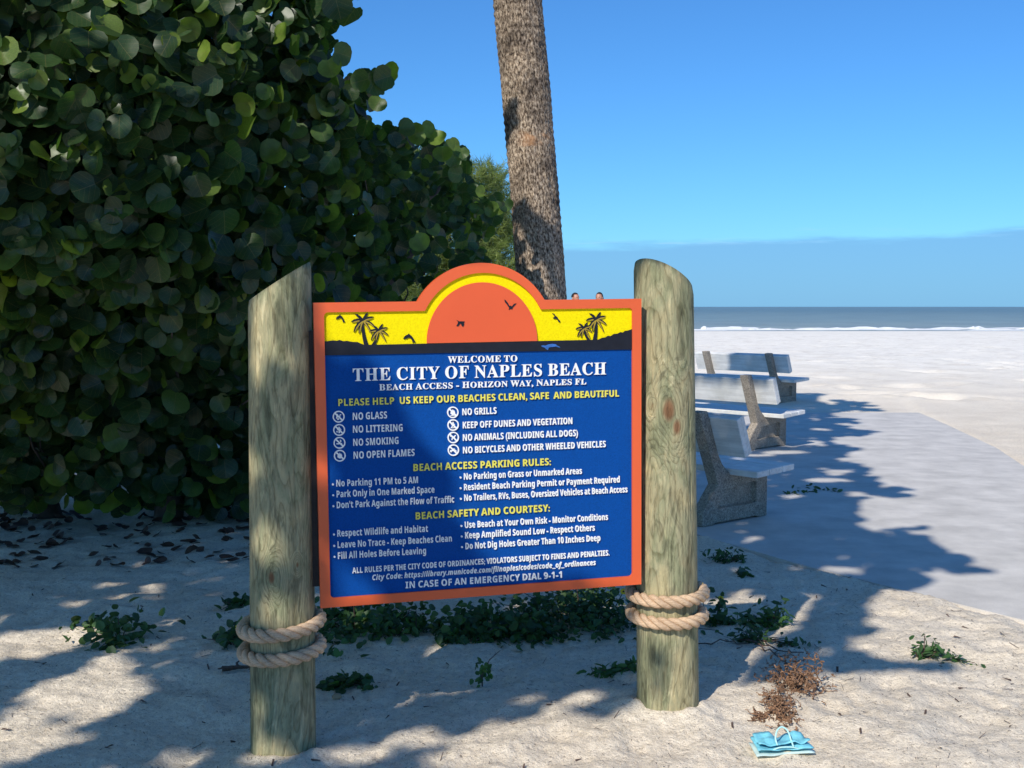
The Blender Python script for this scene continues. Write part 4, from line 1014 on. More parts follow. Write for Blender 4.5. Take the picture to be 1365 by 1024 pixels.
VX = xt[:, None] + RR * np.cos(AA) - palm.location.x; VY = RR * np.sin(AA); 
Vp = np.c_[VX.ravel(), VY.ravel(), ZZ.ravel()]; m_ = len(zt); ii = np.arange(m_ * nk).reshape(m_, nk)
Q = np.stack([ii[:-1], np.roll(ii, -1, 1)[:-1], np.roll(ii, -1, 1)[1:], ii[1:]], -1).reshape(-1, 4)
tr_ = np_mesh('trunk', Vp, Q, M['palmbark'], True, palm)
uvv = np.c_[(AA / (2 * math.pi)).ravel(), ZZ.ravel()]
vi = np.zeros(len(tr_.data.loops), dtype=np.int32); tr_.data.loops.foreach_get('vertex_index', vi); uu = uvv[vi].copy().reshape(-1, 4, 2)
wrap = (uu[:, :, 0].max(1) - uu[:, :, 0].min(1)) > .5; uu[wrap, :, 0] = np.where(uu[wrap, :, 0] < .5, uu[wrap, :, 0] + 1, uu[wrap, :, 0])
tr_.data.uv_layers.new(name='UVMap').data.foreach_set('uv', uu.astype(np.float32).ravel())
# crown far above the frame
cx_, cz_ = xt[-1] - palm.location.x, zt[-1]
for i in range(16):
    a = 2 * math.pi * i / 16 + rng.uniform(-.15, .15); el = rng.uniform(-.2, .9); fb = MB(); ln = rng.uniform(1.1, 1.5); pts = []
    for t in np.linspace(0, 1, 8): pts.append(np.array([cx_ + math.cos(a) * ln * t * math.cos(el), math.sin(a) * ln * t * math.cos(el), cz_ + math.sin(el) * ln * t - .5 * t * t]))
    vs_, fs = [], []
    for k in range(1, 8):
        for s in (-1, 1):
            for j in range(4):
                f_ = (k - 1 + j / 4) / 7; c = pts[k - 1] + (pts[k] - pts[k - 1]) * (j / 4); t3 = pts[k] - pts[k - 1]; t3 /= np.linalg.norm(t3); sd = np.cross(t3, [0, 0, 1]); sd /= np.linalg.norm(sd)
                e = c + sd * s * .55 * math.sin(math.pi * (.2 + .75 * f_)) + t3 * .25 + np.array([0, 0, -.22]); n0 = len(vs_)
                vs_ += [c, c + t3 * .035, e]; fs.append((n0, n0 + 1, n0 + 2))
    o = np_mesh('frond', np.array(vs_), np.array(fs), M['frond'], False, palm); add_attrs(o.data, np.zeros((len(vs_), 2)), np.full(len(vs_), .5))

# ------------------------------------------------------------------ overhanging tree that shades the place (above and left of the view)
e1 = np.cross([0, 0, 1.0], SUN); e1 /= np.linalg.norm(e1); e2 = np.cross(SUN, e1)
def sp_(P): P = np.atleast_2d(P); return np.c_[P @ e1, P @ e2]
def on_sign(px, py): x, z = s2(px, py); return SC + RS @ np.array([x, 0, z])
def on_g(px, py): return gnd(px, py, .02)
def on_pl(px, py): return at(px, py, 3.96)
def on_pr(px, py): return at(px, py, 4.30)
def on_palm(px, py): return at(px, py, 10.3)
def on_b(Y): return lambda px, py: at(px, py, Y)
def ell(cx, cy, rx, ry, n=12): return [(cx + rx * math.cos(2 * math.pi * i / n), cy + ry * math.sin(2 * math.pi * i / n)) for i in range(n)]
LIT = []
def lit(fn, poly): LIT.append(sp_(np.array([fn(*p) for p in poly])))
lit(on_sign, [(429, 340), (860, 340), (862, 782), (800, 790), (775, 768), (700, 768), (655, 750), (632, 735), (628, 700), (612, 660), (602, 630), (580, 600), (560, 575), (540, 560), (528, 545), (530, 515), (500, 482), (429, 468)])
lit(on_sign, [(448, 745), (482, 768), (503, 778), (520, 792), (520, 806), (438, 812), (443, 770)])
lit(on_sign, [(441, 500), (449, 502), (455, 530), (447, 545)])
lit(on_g, [(640, 1100), (596, 992), (650, 968), (700, 960), (745, 955), (810, 962), (850, 950), (935, 945), (975, 930), (1010, 912), (1075, 905), (1200, 895), (1400, 890), (1500, 1100)])
for e in [(522, 936, 30, 8), (541, 910, 13, 4), (583, 868, 18, 8), (660, 872, 14, 4), (770, 879, 20, 3.5), (783, 934, 30, 8), (700, 935, 32, 3), (745, 948, 20, 5), (560, 985, 40, 9), (480, 1003, 45, 9), (360, 1008, 38, 10), (310, 925, 6, 3), (488, 836, 22, 4), (556, 829, 14, 5), (690, 808, 14, 3), (600, 1010, 40, 8), (985, 790, 9, 3), (1000, 832, 11, 4), (1058, 838, 10, 3), (1005, 715, 10, 2), (150, 930, 26, 6), (90, 990, 45, 8), (230, 1010, 30, 7), (200, 860, 15, 4)]:
    lit(on_g, ell(*e))
lit(on_pl, [(325, 395), (395, 350), (392, 385), (380, 415), (386, 455), (402, 500), (380, 490), (362, 470), (350, 495), (335, 500)])
lit(on_pl, [(336, 700), (350, 692), (368, 702), (384, 715), (388, 738), (376, 745), (362, 752), (350, 735), (338, 738)]); lit(on_pl, ell(361, 789, 9, 7)); lit(on_pl, [(330, 915), (341, 920), (347, 950), (336, 985), (330, 985)]); lit(on_pl, ell(322, 872, 6, 8))
lit(on_pr, [(842, 340), (926, 345), (932, 500), (935, 870), (920, 900), (905, 870), (890, 880), (880, 850), (862, 850), (858, 930), (840, 930)])
lit(on_pr, ell(900, 905, 12, 22)); lit(on_pr, ell(862, 900, 8, 30))
lit(on_palm, [(640, -400), (760, -400), (760, 285), (735, 300), (712, 285), (700, 262), (640, 262), (640, 168), (672, 168), (690, 165), (690, 128), (672, 125), (640, 125)]); lit(on_palm, ell(690, 325, 7, 26)); lit(on_palm, ell(745, 340, 5, 30))
lit(on_b(8.6), ell(962, 570, 5, 9)); lit(on_b(8.6), ell(971, 578, 4, 8)); lit(on_b(8.3), ell(952, 660, 4, 7)); lit(on_b(8.3), ell(982, 682, 12, 1.8)); lit(on_b(8.6), ell(981, 548, 5, 4))
def bl(g, A, pts):
    A = math.radians(A); R2 = np.array([[math.cos(A), math.sin(A)], [-math.sin(A), math.cos(A)]])
    LIT.append(sp_(np.array([[*(np.array(g[:2]) + R2 @ np.array([u_, v_])), z_] for u_, v_, z_ in pts])))
bl(g2, 46, [(-1.9, .12, .46), (-1.9, -.12, .9), (.36, -.12, .9), (.36, .12, .46)]); bl(g2, 46, [(-.14, -.1, .9), (.02, -.1, .9), (.02, .17, .3), (.02, .0, .02), (-.12, .0, .02), (-.12, .17, .3)])
bl(g2, 46, [(.02, .25, .37), (.30, .25, .37), (.30, .80, .42), (.02, .80, .42)][:2] + [(.30, .34, .44), (.02, .34, .44)])
bl(g2, 46, [(-1.9, .25, .36), (-.1, .25, .36), (-.1, .32, .42), (-1.9, .32, .42)]); bl(g2, 46, [(.0, .62, .1), (.0, .72, .1), (.0, .72, .3), (.0, .62, .3)])
for e in [(1045, 603, 30, 2.5), (1060, 592, 40, 1.6), (1010, 607, 25, 1.5), (1057, 662, 14, 2), (1100, 640, 30, 3), (1180, 700, 40, 5), (1260, 640, 40, 4), (1120, 760, 25, 4), (1200, 820, 40, 6), (1300, 770, 40, 6)]: lit(lambda px, py: gnd(px, py, 0), ell(*e))
lit(on_b(18.2), ell(941, 478, 2.2, 9)); lit(on_b(18.3), ell(955, 480, 3, 8)); lit(on_b(17.7), ell(1055, 500, 20, 5))
# spots of sun on the bush
strip = [(340, -60), (395, -20), (435, 10), (420, 55), (430, 85), (465, 105), (505, 112), (490, 140), (520, 172), (555, 182), (592, 196), (612, 215), (622, 240), (645, 262)]
for i_, (a0, b0) in enumerate(strip):
    for q_ in range(4): lit(on_b(float(crown_front(a0, b0)) + .05 + .22 * q_), ell(a0 - 6 + rng.normal(0, 7), b0 + 4 + rng.normal(0, 7), rng.uniform(22, 36), rng.uniform(18, 30)))
for a0, b0 in [(395, -20), (440, -10), (480, 60), (455, 105), (500, 120), (550, 185), (590, 200), (615, 225)]:
    for q_ in range(3): lit(on_b(float(crown_front(a0, b0)) + .1 + .25 * q_), ell(a0 + rng.normal(0, 6), b0 + rng.normal(0, 6), 26, 22))
for e in [(505, 108, 26, 22), (465, 15, 24, 32), (398, 100, 18, 18), (440, 70, 14, 16), (556, 180, 30, 16), (520, 222, 16, 12), (552, 225, 12, 10), (540, 262, 10, 8), (375, 45, 12, 30), (330, 70, 16, 20), (405, 260, 14, 24), (372, 208, 12, 12), (500, 232, 8, 8), (585, 230, 10, 10), (310, 288, 16, 20), (412, 185, 5, 4), (505, 330, 5, 6), (620, 215, 16, 14), (388, 130, 30, 22), (540, 300, 5, 5), (620, 250, 10, 12), (430, 20, 30, 16), (180, 60, 50, 40), (60, 110, 40, 40), (240, 130, 26, 20), (130, 220, 20, 20), (30, 260, 20, 24), (220, 40, 30, 30), (660, 290, 16, 18)]:
    Yc = float(crown_front(e[0], e[1])) + .15; lit(on_b(Yc), ell(*e))
for k in range(190):
    a_, b_2 = rng.uniform(-60, 660), rng.uniform(-60, 340) * rng.uniform(.3, 1)
    if in_poly(np.array([a_]), np.array([b_2]), CROWN)[0]: lit(on_b(float(crown_front(a_, b_2)) + rng.uniform(.05, .5)), ell(a_, b_2, rng.uniform(8, 24), rng.uniform(8, 24), 8))
for k in range(10): a_ = rng.uniform(505, 590); b_2 = rng.uniform(205, 270); lit(on_b(float(crown_front(a_, b_2)) + rng.uniform(.05, .5)), ell(a_, b_2, rng.uniform(6, 14), rng.uniform(6, 14), 8))
LITF = []
# region in the sun's own plane that must stay shaded: what the canopy has to cover
cov = np.vstack([sp_(np.array([[x, y, 0] for x in (-5, 6.2) for y in (2.4, 21.5)])), sp_(np.array([[-4, 6, 4.2], [1, 9, 3.5], [-4, 10, 4.5]]))])
amin, amax = cov[:, 0].min(), cov[:, 0].max(); bmin, bmax = cov[:, 1].min(), cov[:, 1].max()
res_ = .02; ga = np.arange(amin, amax, res_); gb = np.arange(bmin, bmax, res_); A2, B2 = np.meshgrid(ga, gb)
litm = np.zeros(A2.shape, bool)
for P in LIT: litm |= in_poly(A2, B2, P)
# open sky over the beach and the front strip: ground lit where it lies beyond these lines
def ground_of(A, B):       # z=0 point on the sun ray
    Pz = A * e1[2] + B * e2[2]; t = -Pz / SUN[2]
    return A * e1[0] + B * e2[0] + t * SUN[0], A * e1[1] + B * e2[1] + t * SUN[1]
gx_, gy_ = ground_of(A2, B2); vgap = fbm(gx_, gy_, .8, 4, 51, .7); holes = (fbm(gx_, gy_, 2.3, 3, 61, .6) > .30) & (gx_ > 1.6 + .13 * gy_) & (gy_ > 6.2)
shade_zone = (gy_ > 2.2) & (gy_ < 20.3 + .35 * np.sin(gx_ * 3)) & (gx_ > -.46 * gy_ - .35) & (gx_ < .30 + .285 * gy_ + .9 * vgap)
litm |= holes & (gx_ > .285 * gy_ - .35)
litm |= (fbm(gx_, gy_, 1.7, 4, 71, .6) > .13) & (gx_ < -.31 * gy_) & (gy_ < 6.6)
need = shade_zone & ~litm
def dilate(m, r):
    k = int(round(r / res_)); o = m.copy()
    for dx in range(-k, k + 1):
        w = int(math.sqrt(max(0, k * k - dx * dx)))
        sh = np.roll(m, dx, 1); c = sh.copy()
        for dy in range(1, w + 1): c |= np.roll(sh, dy, 0) | np.roll(sh, -dy, 0)
        o |= c
    return o
cpos, csz = [], []; covcount = np.zeros(A2.shape, np.int16)
for (r, cnt, tries, mc) in ((.115, 20000, 90000, 1), (.06, 9000, 90000, 1), (.034, 9000, 120000, 1)):
    bad = dilate(litm, r * .82)
    ok = need & ~bad & (covcount < mc); jj, kk = np.where(ok)
    if not len(jj): continue
    pick = rng.integers(0, len(jj), tries); n_ = 0; rad_c = int(r * .88 / res_)
    for q_ in pick:
        j, k = jj[q_], kk[q_]
        if covcount[j, k] >= mc: continue
        a, b = A2[j, k], B2[j, k]
        base = a * e1 + b * e2
        zc = rng.uniform(0, 1) ** 1.3 * 1.2 + 4.9 + max(0, gy_[j, k] - 6) * .24
        t = (zc - base[2]) / SUN[2]; P = base + t * SUN
        if P[1] > .3:
            need_z = HC + P[1] * math.tan(math.radians(16.5)) + .25      # stay above the camera's view
            if zc < need_z: t = (need_z + rng.uniform(0, .5) - base[2]) / SUN[2]; P = base + t * SUN
            if P[1] > .3 and P[2] < HC + P[1] * .30 + .2:
                t += .8; P = base + t * SUN
        cpos.append(P); csz.append(r); n_ += 1
        j0, j1, k0, k1 = max(0, j - rad_c), j + rad_c + 1, max(0, k - rad_c), k + rad_c + 1
        sub = covcount[j0:j1, k0:k1]; sub[(np.arange(j0, j0 + sub.shape[0])[:, None] - j) ** 2 + (np.arange(k0, k0 + sub.shape[1])[None] - k) ** 2 <= rad_c * rad_c] += 1
        if n_ >= cnt: break
cpos = np.array(cpos); csz = np.array(csz)
pq = proj(cpos); vis = (cpos[:, 1] > 0) & (pq[:, 0] > -40) & (pq[:, 0] < 1405) & (pq[:, 1] > -60) & (pq[:, 1] < 1084)
cpos, csz = cpos[~vis], csz[~vis]
print('canopy leaves', len(cpos), 'dropped', vis.sum(), 'uncovered', (need & (covcount == 0)).sum() / need.sum())
shade = empty('overhanging_tree', (-4.2, -1.0, 0)); tag(shade, 'broad sea grape tree whose boughs overhang the sign and path', 'tree')
SB = np.array([-4.2, -1.0, 0])
nrm = np.tile(SUN, (len(cpos), 1)) + rng.normal(0, .27, (len(cpos), 3))
small = [(t[0][:], t[1], t[2]) for t in [leaf_template(.2, .1, 8, .04, i) for i in range(3)]]
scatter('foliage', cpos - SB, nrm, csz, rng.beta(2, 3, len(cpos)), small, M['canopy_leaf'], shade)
tb = MB(); tb.tube([(0, 0, -.2), (.1, .1, 1.9), (.3, .3, 3.8), (.8, 1.0, 5.4)], [.24, .19, .15, .10], 12)
for i in range(26):
    e = cpos[rng.integers(0, len(cpos))] - SB; m1 = np.array([.8, 1.0, 5.4]) * .55 + e * .45 + np.array([0, 0, .5]); path = [np.array([.3, .3, 3.8]) if i % 2 else np.array([.8, 1.0, 5.4]), m1, e + np.array([0, 0, .1])]
    chk = [path[0] + (path[1] - path[0]) * t for t in np.linspace(0, 1, 6)] + [path[1] + (path[2] - path[1]) * t for t in np.linspace(0, 1, 6)]
    w_ = np.array(chk) + SB; p_ = proj(w_); v_ = (w_[:, 1] > .1) & (p_[:, 0] > -60) & (p_[:, 0] < 1420) & (p_[:, 1] > -80)
    if v_.any(): continue
    # keep the sign's sun free: skip limbs that cross lit parts
    sc_ = sp_(w_); c_j = ((sc_[:, 1] - bmin) / res_).astype(int).clip(0, litm.shape[0] - 1); c_k = ((sc_[:, 0] - amin) / res_).astype(int).clip(0, litm.shape[1] - 1)
    if litm[c_j, c_k].any(): continue
    tb.tube(path, [.06, .035, .012], 6)
tb.build('trunk', M['bark'], shade, True)

# ------------------------------------------------------------------ low plants
def small_leaf(n=8, asp=.45, cup=.3):
    P = np.array([(asp * math.sin(2 * math.pi * i / n) * (1 + .45 * math.cos(2 * math.pi * i / n)), (.5 - .5 * math.cos(2 * math.pi * i / n)) ** .8) for i in range(n)])
    V_ = np.c_[P, cup * np.abs(P[:, 0]) - .25 * P[:, 1] ** 2]; tri = np.array([(0, i, i + 1) for i in range(1, n - 1)]); return V_, tri, P
SL = [small_leaf(8, .38, .3), small_leaf(8, .42, .1), small_leaf(8, .26, .4)]
SLN = [small_leaf(7, .16, .3), small_leaf(7, .2, .2)]
def plant(name, label, cat, cx, cy, spread, count, hgt, lsz, flowers=(), tpls=SL, group=None, lo=0, hi=1, stems=8):
    z0 = gz(cx, cy); root = empty(name, (cx, cy, z0)); tag(root, label, cat, group)
    nc_ = max(3, count // 45); sc1 = rng.normal(0, .55, (nc_, 2)); sc1[0] = 0; pk = rng.integers(0, nc_, count); sw_ = rng.uniform(.12, .34, nc_)[pk]
    px = (sc1[pk, 0] + rng.normal(0, 1, count) * sw_) * spread[0] * .8; py = (sc1[pk, 1] + rng.normal(0, 1, count) * sw_) * spread[1] * .8
    hh_ = rng.uniform(.35, 1.25, nc_)[pk]
    gzv = h_full(px + cx, py + cy) - z0
    pz = gzv + np.abs(rng.normal(0, .5, count)) * hgt * hh_ * np.exp(-(px / spread[0]) ** 2 - (py / spread[1]) ** 2) * 1.3 + .006
    P = np.c_[px, py, pz]; nm = np.c_[rng.normal(0, .6, count), rng.normal(-.35, .6, count), np.abs(rng.normal(.9, .4, count))]
    o = scatter('foliage', P, nm, rng.uniform(.6, 1.25, count) * lsz, np.clip(rng.uniform(lo, hi, count), 0, 1), tpls, M['vine_leaf'], root)
    tb = MB()
    for i in range(stems):
        k = rng.integers(0, count); e = P[k]; s = np.array([e[0] * .3, e[1] * .3, 0]); m1 = (s + e) / 2; m1[2] = max(gzv[k], m1[2]) + .01
        tb.tube([s, m1, e], [.003, .0025, .0015], 5)
    if stems: tb.build('stems', M['twig'], root)['kind'] = 'stuff'
    for (fx, fy, fz, fs_) in flowers:
        f = empty('flower', (fx, fy, fz), (rng.uniform(.5, 1.1), 0, rng.uniform(-.4, .4)), root)
        ro = []
        for k in range(11):
            a = 2 * math.pi * k / 11; c, s = math.cos(a), math.sin(a); w = .22
            v = [(c * .25 - s * w * .4, s * .25 + c * w * .4, 0), (c * .75 - s * w, s * .75 + c * w, .1), (c * 1.05, s * 1.05, .05), (c * .75 + s * w, s * .75 - c * w, .1), (c * .25 + s * w * .4, s * .25 - c * w * .4, 0)]
            mesh_obj('petal', np.array(v) * fs_, [(0, 1, 2, 3, 4)], M['petal'], f)
        mesh_obj('disc', [(math.cos(a) * .32 * fs_, math.sin(a) * .32 * fs_, .0) for a in np.linspace(0, 2 * math.pi, 11)[:-1]] + [(0, 0, .16 * fs_)], [(i, (i + 1) % 10, 10) for i in range(10)], M['disc'], f)
        tb = MB(); tb.tube([(fx * .6, fy * .6, 0), (fx, fy, fz)], [.002, .002], 5); tb.build('stem', M['vine_leaf'], root)
    return root
def gp(px, py): return gnd(px, py, .01)[:2]
def pl(name, label, cat, px, py, spread, *a, **k): x, y = gp(px, py); return plant(name, label, cat, x, y, spread, *a, **k)
pl('ground_vine', 'dark green leafy vine clump beside the left post below the sign', 'plant', 475, 838, (.30, .36), 760, .17, .040, hi=.8)
pl('ground_vine', 'green heart leaved vine patch under the middle of the sign', 'plant', 640, 848, (.34, .20), 620, .13, .044, hi=.7)
pl('ground_vine', 'vine spreading thinly between the left and middle clumps under the sign', 'plant', 555, 848, (.34, .20), 260, .12, .038, hi=.9)
pl('beach_sunflower', 'bushy beach sunflower clump with yellow flowers against the right post', 'plant', 772, 826, (.46, .42), 1500, .20, .034, flowers=[(-.16, -.02, .22, .017), (.20, -.25, .20, .017), (.05, .1, .24, .014)], hi=.55)
pl('beach_sunflower', 'low plant with yellow flowers just behind the right post', 'plant', 952, 830, (.13, .16), 70, .10, .04, flowers=[(-.03, .26, .13, .02), (.05, .10, .10, .017)], hi=.7)
pl('beach_sunflower', 'small flowering plant in shade left of the left post', 'plant', 312, 862, (.16, .22), 60, .10, .05, flowers=[(.035, -.02, .09, .024)], hi=.6)
pl('low_weed', 'dark weed with upright stalk near the slab edge right of the post', 'plant', 965, 744, (.16, .14), 110, .08, .045, tpls=SLN, hi=.5)
pl('low_weed', 'two leaf weed halfway between slab and right post rope', 'plant', 989, 765, (.09, .06), 22, .03, .06, hi=.5)
pl('low_weed', 'spiky green weed row on shaded sand right of the right post', 'plant', 968, 833, (.12, .06), 70, .05, .045, tpls=SLN)
pl('low_weed', 'largest spiky green weed right of the right post', 'plant', 1022, 838, (.22, .12), 190, .09, .048, tpls=SLN, hi=.8)
pl('low_weed', 'weed growing over bare dead stems near the right edge', 'plant', 1000, 862, (.22, .08), 110, .06, .045, tpls=SLN, lo=.0, hi=.4, stems=16)
pl('low_weed', 'weed beside the walkway edge behind the nearest bench', 'plant', 1075, 655, (.35, .30), 150, .10, .06, tpls=SLN, hi=.4)
pl('low_weed', 'tiny weed just above the slab edge', 'plant', 1001, 722, (.08, .06), 26, .05, .045, tpls=SLN, hi=.4)
pl('low_weed', 'trailing weed just right of the left post foot', 'plant', 460, 918, (.14, .16), 130, .05, .042, tpls=SL, hi=.6)
pl('grass_tuft', 'short grass tuft on the sand touching the right post', 'grass', 822, 903, (.20, .05), 110, .03, .048, tpls=SLN, lo=.3)
pl('low_weed', 'weed in shade at the foot of the bush left of the left post', 'plant', 318, 805, (.14, .14), 40, .05, .05, hi=.5)
pl('ground_vine', 'vine patch on the shaded sand far left of the left post', 'plant', 160, 850, (.4, .3), 170, .10, .05, hi=.6)
pl('low_weed', 'weed on the sand right of the dry seaweed', 'plant', 1230, 880, (.2, .12), 90, .07, .045, tpls=SLN, hi=.7)
# seedling with a bent stalk in the middle
x, y = gp(643, 918); z = gz(x, y); sd = empty('seedling', (x, y, z)); tag(sd, 'lone seedling with a bent bare stalk in the middle of the shaded sand', 'plant')
tb = MB(); tb.tube([(0, 0, -.01), (.0, 0, .05), (.03, .0, .115), (.075, .0, .155)], [.003, .003, .002, .0012], 6); tb.tube([(0, 0, 0), (-.006, 0, .06)], [.003, .002], 6); tb.build('stalk', M['twig'], sd)
cnt = 34; P = np.c_[rng.normal(0, .016, cnt), rng.normal(0, .012, cnt), rng.uniform(.01, .10, cnt)]
scatter('foliage', P, np.c_[rng.normal(0, .7, cnt), rng.normal(-.5, .5, cnt), rng.normal(.4, .5, cnt)], rng.uniform(.018, .034, cnt), rng.uniform(.3, 1, cnt), SL, M['vine_leaf'], sd)

# dead creeping stems, right
def stick(px0, py0, px1, py1, r, label, bend=.03, name='dead_stem'):
    a = gnd(px0, py0, .015); b = gnd(px1, py1, .015); tb = MB(); pts = []
    for t in np.linspace(0, 1, 9):
        p = a + (b - a) * t; p[0] += rng.normal(0, bend * .2); p[1] += rng.normal(0, bend * .4); p[2] = gz(p[0], p[1]) + r + .004 + abs(rng.normal(0, bend * .25)); pts.append(p)
    tb.tube(pts, np.linspace(r, r * .5, 9), 6)
    for k in (2, 4, 5, 7):
        tb.tube([pts[k], pts[k] + np.array([rng.normal(0, .03), rng.normal(0, .03), .012]), pts[k] + np.array([rng.normal(0, .07), rng.normal(0, .06), .006])], [r * .6, r * .4, r * .2], 5)
    o = tb.build(name, M['twig'], None, True); tag(o, label, 'twig'); return o
stick(985, 862, 1068, 884, .0045, 'long bare dead stem lying from the weed to the right edge')
stick(1010, 868, 1060, 902, .0035, 'short dead stem below the long one near the right edge')
stick(930, 868, 1000, 868, .003, 'thin dead stem on shaded sand right of the post')
stick(1004, 722, 1056, 712, .0025, 'thin dark stem lying on the slab by the nearest bench')
stick(296, 897, 330, 893, .013, 'thick brown stick on the sand left of the left post', .004)
stick(520, 832, 548, 812, .004, 'bare stem among the vines under the sign')
stick(730, 796, 668, 800, .003, 'thin bent stem on sand behind the sign bottom edge')

# dry seaweed heap
def weed_heap(px, py, spread, n, label, r=.0035, lift=.05):
    c = gnd(px, py, .02); tb = MB()
    for i in range(n):
        x = c[0] + rng.normal(0, spread[0]); y = c[1] + rng.normal(0, spread[1]); z = gz(x, y); p = np.array([x, y, z + abs(rng.normal(0, lift))]); a = rng.uniform(0, 6.28); pts = []
        d = np.array([math.cos(a), math.sin(a), rng.normal(0, .5)]); dl = rng.uniform(.006, .010); d = d / np.linalg.norm(d) * dl
        for k in range(7):
            pts.append(p.copy()); p = p + d; d = d + rng.normal(0, .010, 3); d = d / np.linalg.norm(d) * dl; p[2] = max(p[2], gz(p[0], p[1]) + .003)
        tb.tube(pts, [r * rng.uniform(.4, 1.2)] * 3 + [r * .5] * 4, 4)
    o = tb.build('dry_seaweed', M['dryweed']); tag(o, label, 'seaweed', kind='stuff'); return o
weed_heap(1062, 922, (.055, .070), 340, 'tangled heap of dry brown seaweed at the edge of the shade')
weed_heap(1040, 955, (.028, .065), 190, 'small trail of dry seaweed above the turquoise bag', lift=.02)
weed_heap(1014, 962, (.018, .01), 40, 'little tuft of dry seaweed left of the trail', lift=.01)

# turquoise folded bag
c = gnd(1040, 1004, .01); zb = gz(c[0], c[1]); bag = empty('folded_bag', (c[0], c[1], zb + .004), (0, 0, math.radians(8)))
tag(bag, 'turquoise folded cloth bag with a cord loop lying on the sunny sand', 'bag')
def sheet(name, W, Dp, z0, th, amp, seed, mat, cut=.0, yo=0):
    nx, ny = 18, 10; vs_, fs = [], []
    for lay in (0, 1):
        for j in range(ny):
            for i in range(nx):
                u, v = i / (nx - 1), j / (ny - 1); x = (u - .5) * W * (1 - .10 * v); y = (v - .5) * Dp + yo
                pinch = math.exp(-((u - .52) / .13) ** 2); edge_ = abs(u - .5) * 2
                zz = z0 + amp * (.5 + float(vnoise(u * 6.5, v * 3.2, 1.0, seed))) * (1 - .6 * pinch) + .35 * amp * edge_ * (v + .2)
                vs_.append((x, y * (1 - .22 * pinch), zz + (th if lay == 0 else 0)))
    for lay in (0, 1):
        o_ = lay * nx * ny
        for j in range(ny - 1):
            for i in range(nx - 1):
                a = o_ + j * nx + i; f = (a, a + 1, a + nx + 1, a + nx); fs.append(f if lay == 0 else f[::-1])
    rim = [i for i in range(nx)] + [j * nx + nx - 1 for j in range(1, ny)] + [(ny - 1) * nx + i for i in range(nx - 2, -1, -1)] + [j * nx for j in range(ny - 2, 0, -1)]
    for k in range(len(rim)): a, b = rim[k], rim[(k + 1) % len(rim)]; fs.append((a, a + nx * ny, b + nx * ny, b))
    return mesh_obj(name, vs_, fs, mat, bag, True)
sheet('lower_fold', .215, .115, .0, .004, .006, 1, M['palecloth'])
sheet('middle_fold', .205, .110, .012, .003, .016, 2, M['turquoise'])
sheet('upper_fold', .19, .095, .022, .003, .026, 5, M['turquoise'], yo=.006)
def smooth_path(P, k=6):
    P = [np.array(p, float) for p in P]; P = [2 * P[0] - P[1]] + P + [2 * P[-1] - P[-2]]; o = []
    for i in range(1, len(P) - 2):
        for t in np.linspace(0, 1, k, endpoint=False):
            o.append(.5 * (2 * P[i] + (P[i + 1] - P[i - 1]) * t + (2 * P[i - 1] - 5 * P[i] + 4 * P[i + 1] - P[i + 2]) * t * t + (-P[i - 1] + 3 * P[i] - 3 * P[i + 1] + P[i + 2]) * t ** 3))
    return o + [P[-2]]
tb = MB(); tb.tube(smooth_path([(-.028 + .0, -.045, .035), (-.030, -.03, .055), (-.018, -.015, .078), (.004, -.005, .085), (.022, -.012, .072), (.028, -.03, .045), (.030, -.048, .028)]), .0032, 8); tb.build('cord_loop', M['cord'], bag, True)
tb = MB(); tb.tube(smooth_path([(-.045, -.050, .022), (-.02, -.052, .030), (.02, -.052, .029), (.05, -.050, .02)]), .0028, 8); tb.build('cord_knot', M['cord'], bag, True)

# pebble / coral piece
def pebble(px, py, s, label):
    c = gnd(px, py, .012); bm = bmesh.new(); bmesh.ops.create_icosphere(bm, subdivisions=2, radius=1)
    for v in bm.verts: v.co = Vector((v.co.x * s[0], v.co.y * s[1], v.co.z * s[2])) * (1 + .18 * random.uniform(-1, 1))
    o = bm_obj('coral_stone', bm, M['shell'], None, True, loc=(c[0], c[1], gz(c[0], c[1]) + s[2] * .5)); tag(o, label, 'stone')
pebble(449, 938, (.022, .018, .014), 'tan coral stone on the sand right of the left post foot')

# leaf litter on sand, specks and twiglets
nL = 380; lx, ly = [], []
for i in range(nL):
    y = rng.uniform(7.0, 9.6); x = rng.uniform(-4.2, -.4); lx.append(x); ly.append(y)
P = np.c_[lx, ly, h_full(np.array(lx), np.array(ly)) + .012]
o = scatter('leaf_litter', P, np.c_[rng.normal(0, .35, nL), rng.normal(-.1, .35, nL), np.ones(nL)], rng.uniform(.025, .05, nL), rng.uniform(0, 1, nL), TPL, M['litter'])
tag(o, 'brown fallen leaves on the ground under the bush', 'leaf litter', kind='stuff')
nS = 24000; x = rng.uniform(-3.2, 3.4, nS); y = 2.9 + rng.beta(1.2, 1.6, nS) * 5.5; ok = y < slab_line(x) - .05; x, y = x[ok], y[ok]; nS = len(x)
P = np.c_[x, y, h_full(x, y) + .003]
chip = [(np.array([(-1, -.2, 0), (1, -.12, .1), (.8, .2, 0), (-.9, .25, .15)]), np.array([(0, 1, 2), (0, 2, 3)]), np.zeros((4, 2))), (np.array([(-1, -.08, 0), (1.2, -.05, .2), (1.2, .06, .2), (-1, .08, 0)]), np.array([(0, 1, 2), (0, 2, 3)]), np.zeros((4, 2)))]
o = scatter('sand_debris', P, np.c_[rng.normal(0, .4, nS), rng.normal(0, .4, nS), np.ones(nS)], rng.uniform(.0016, .0060, nS) * (1 + (rng.random(nS) < .04) * 3), rng.uniform(0, 1, nS), chip, M['twig'])
tag(o, 'small dark bark chips and crumbs scattered over the sand', 'debris', kind='stuff')

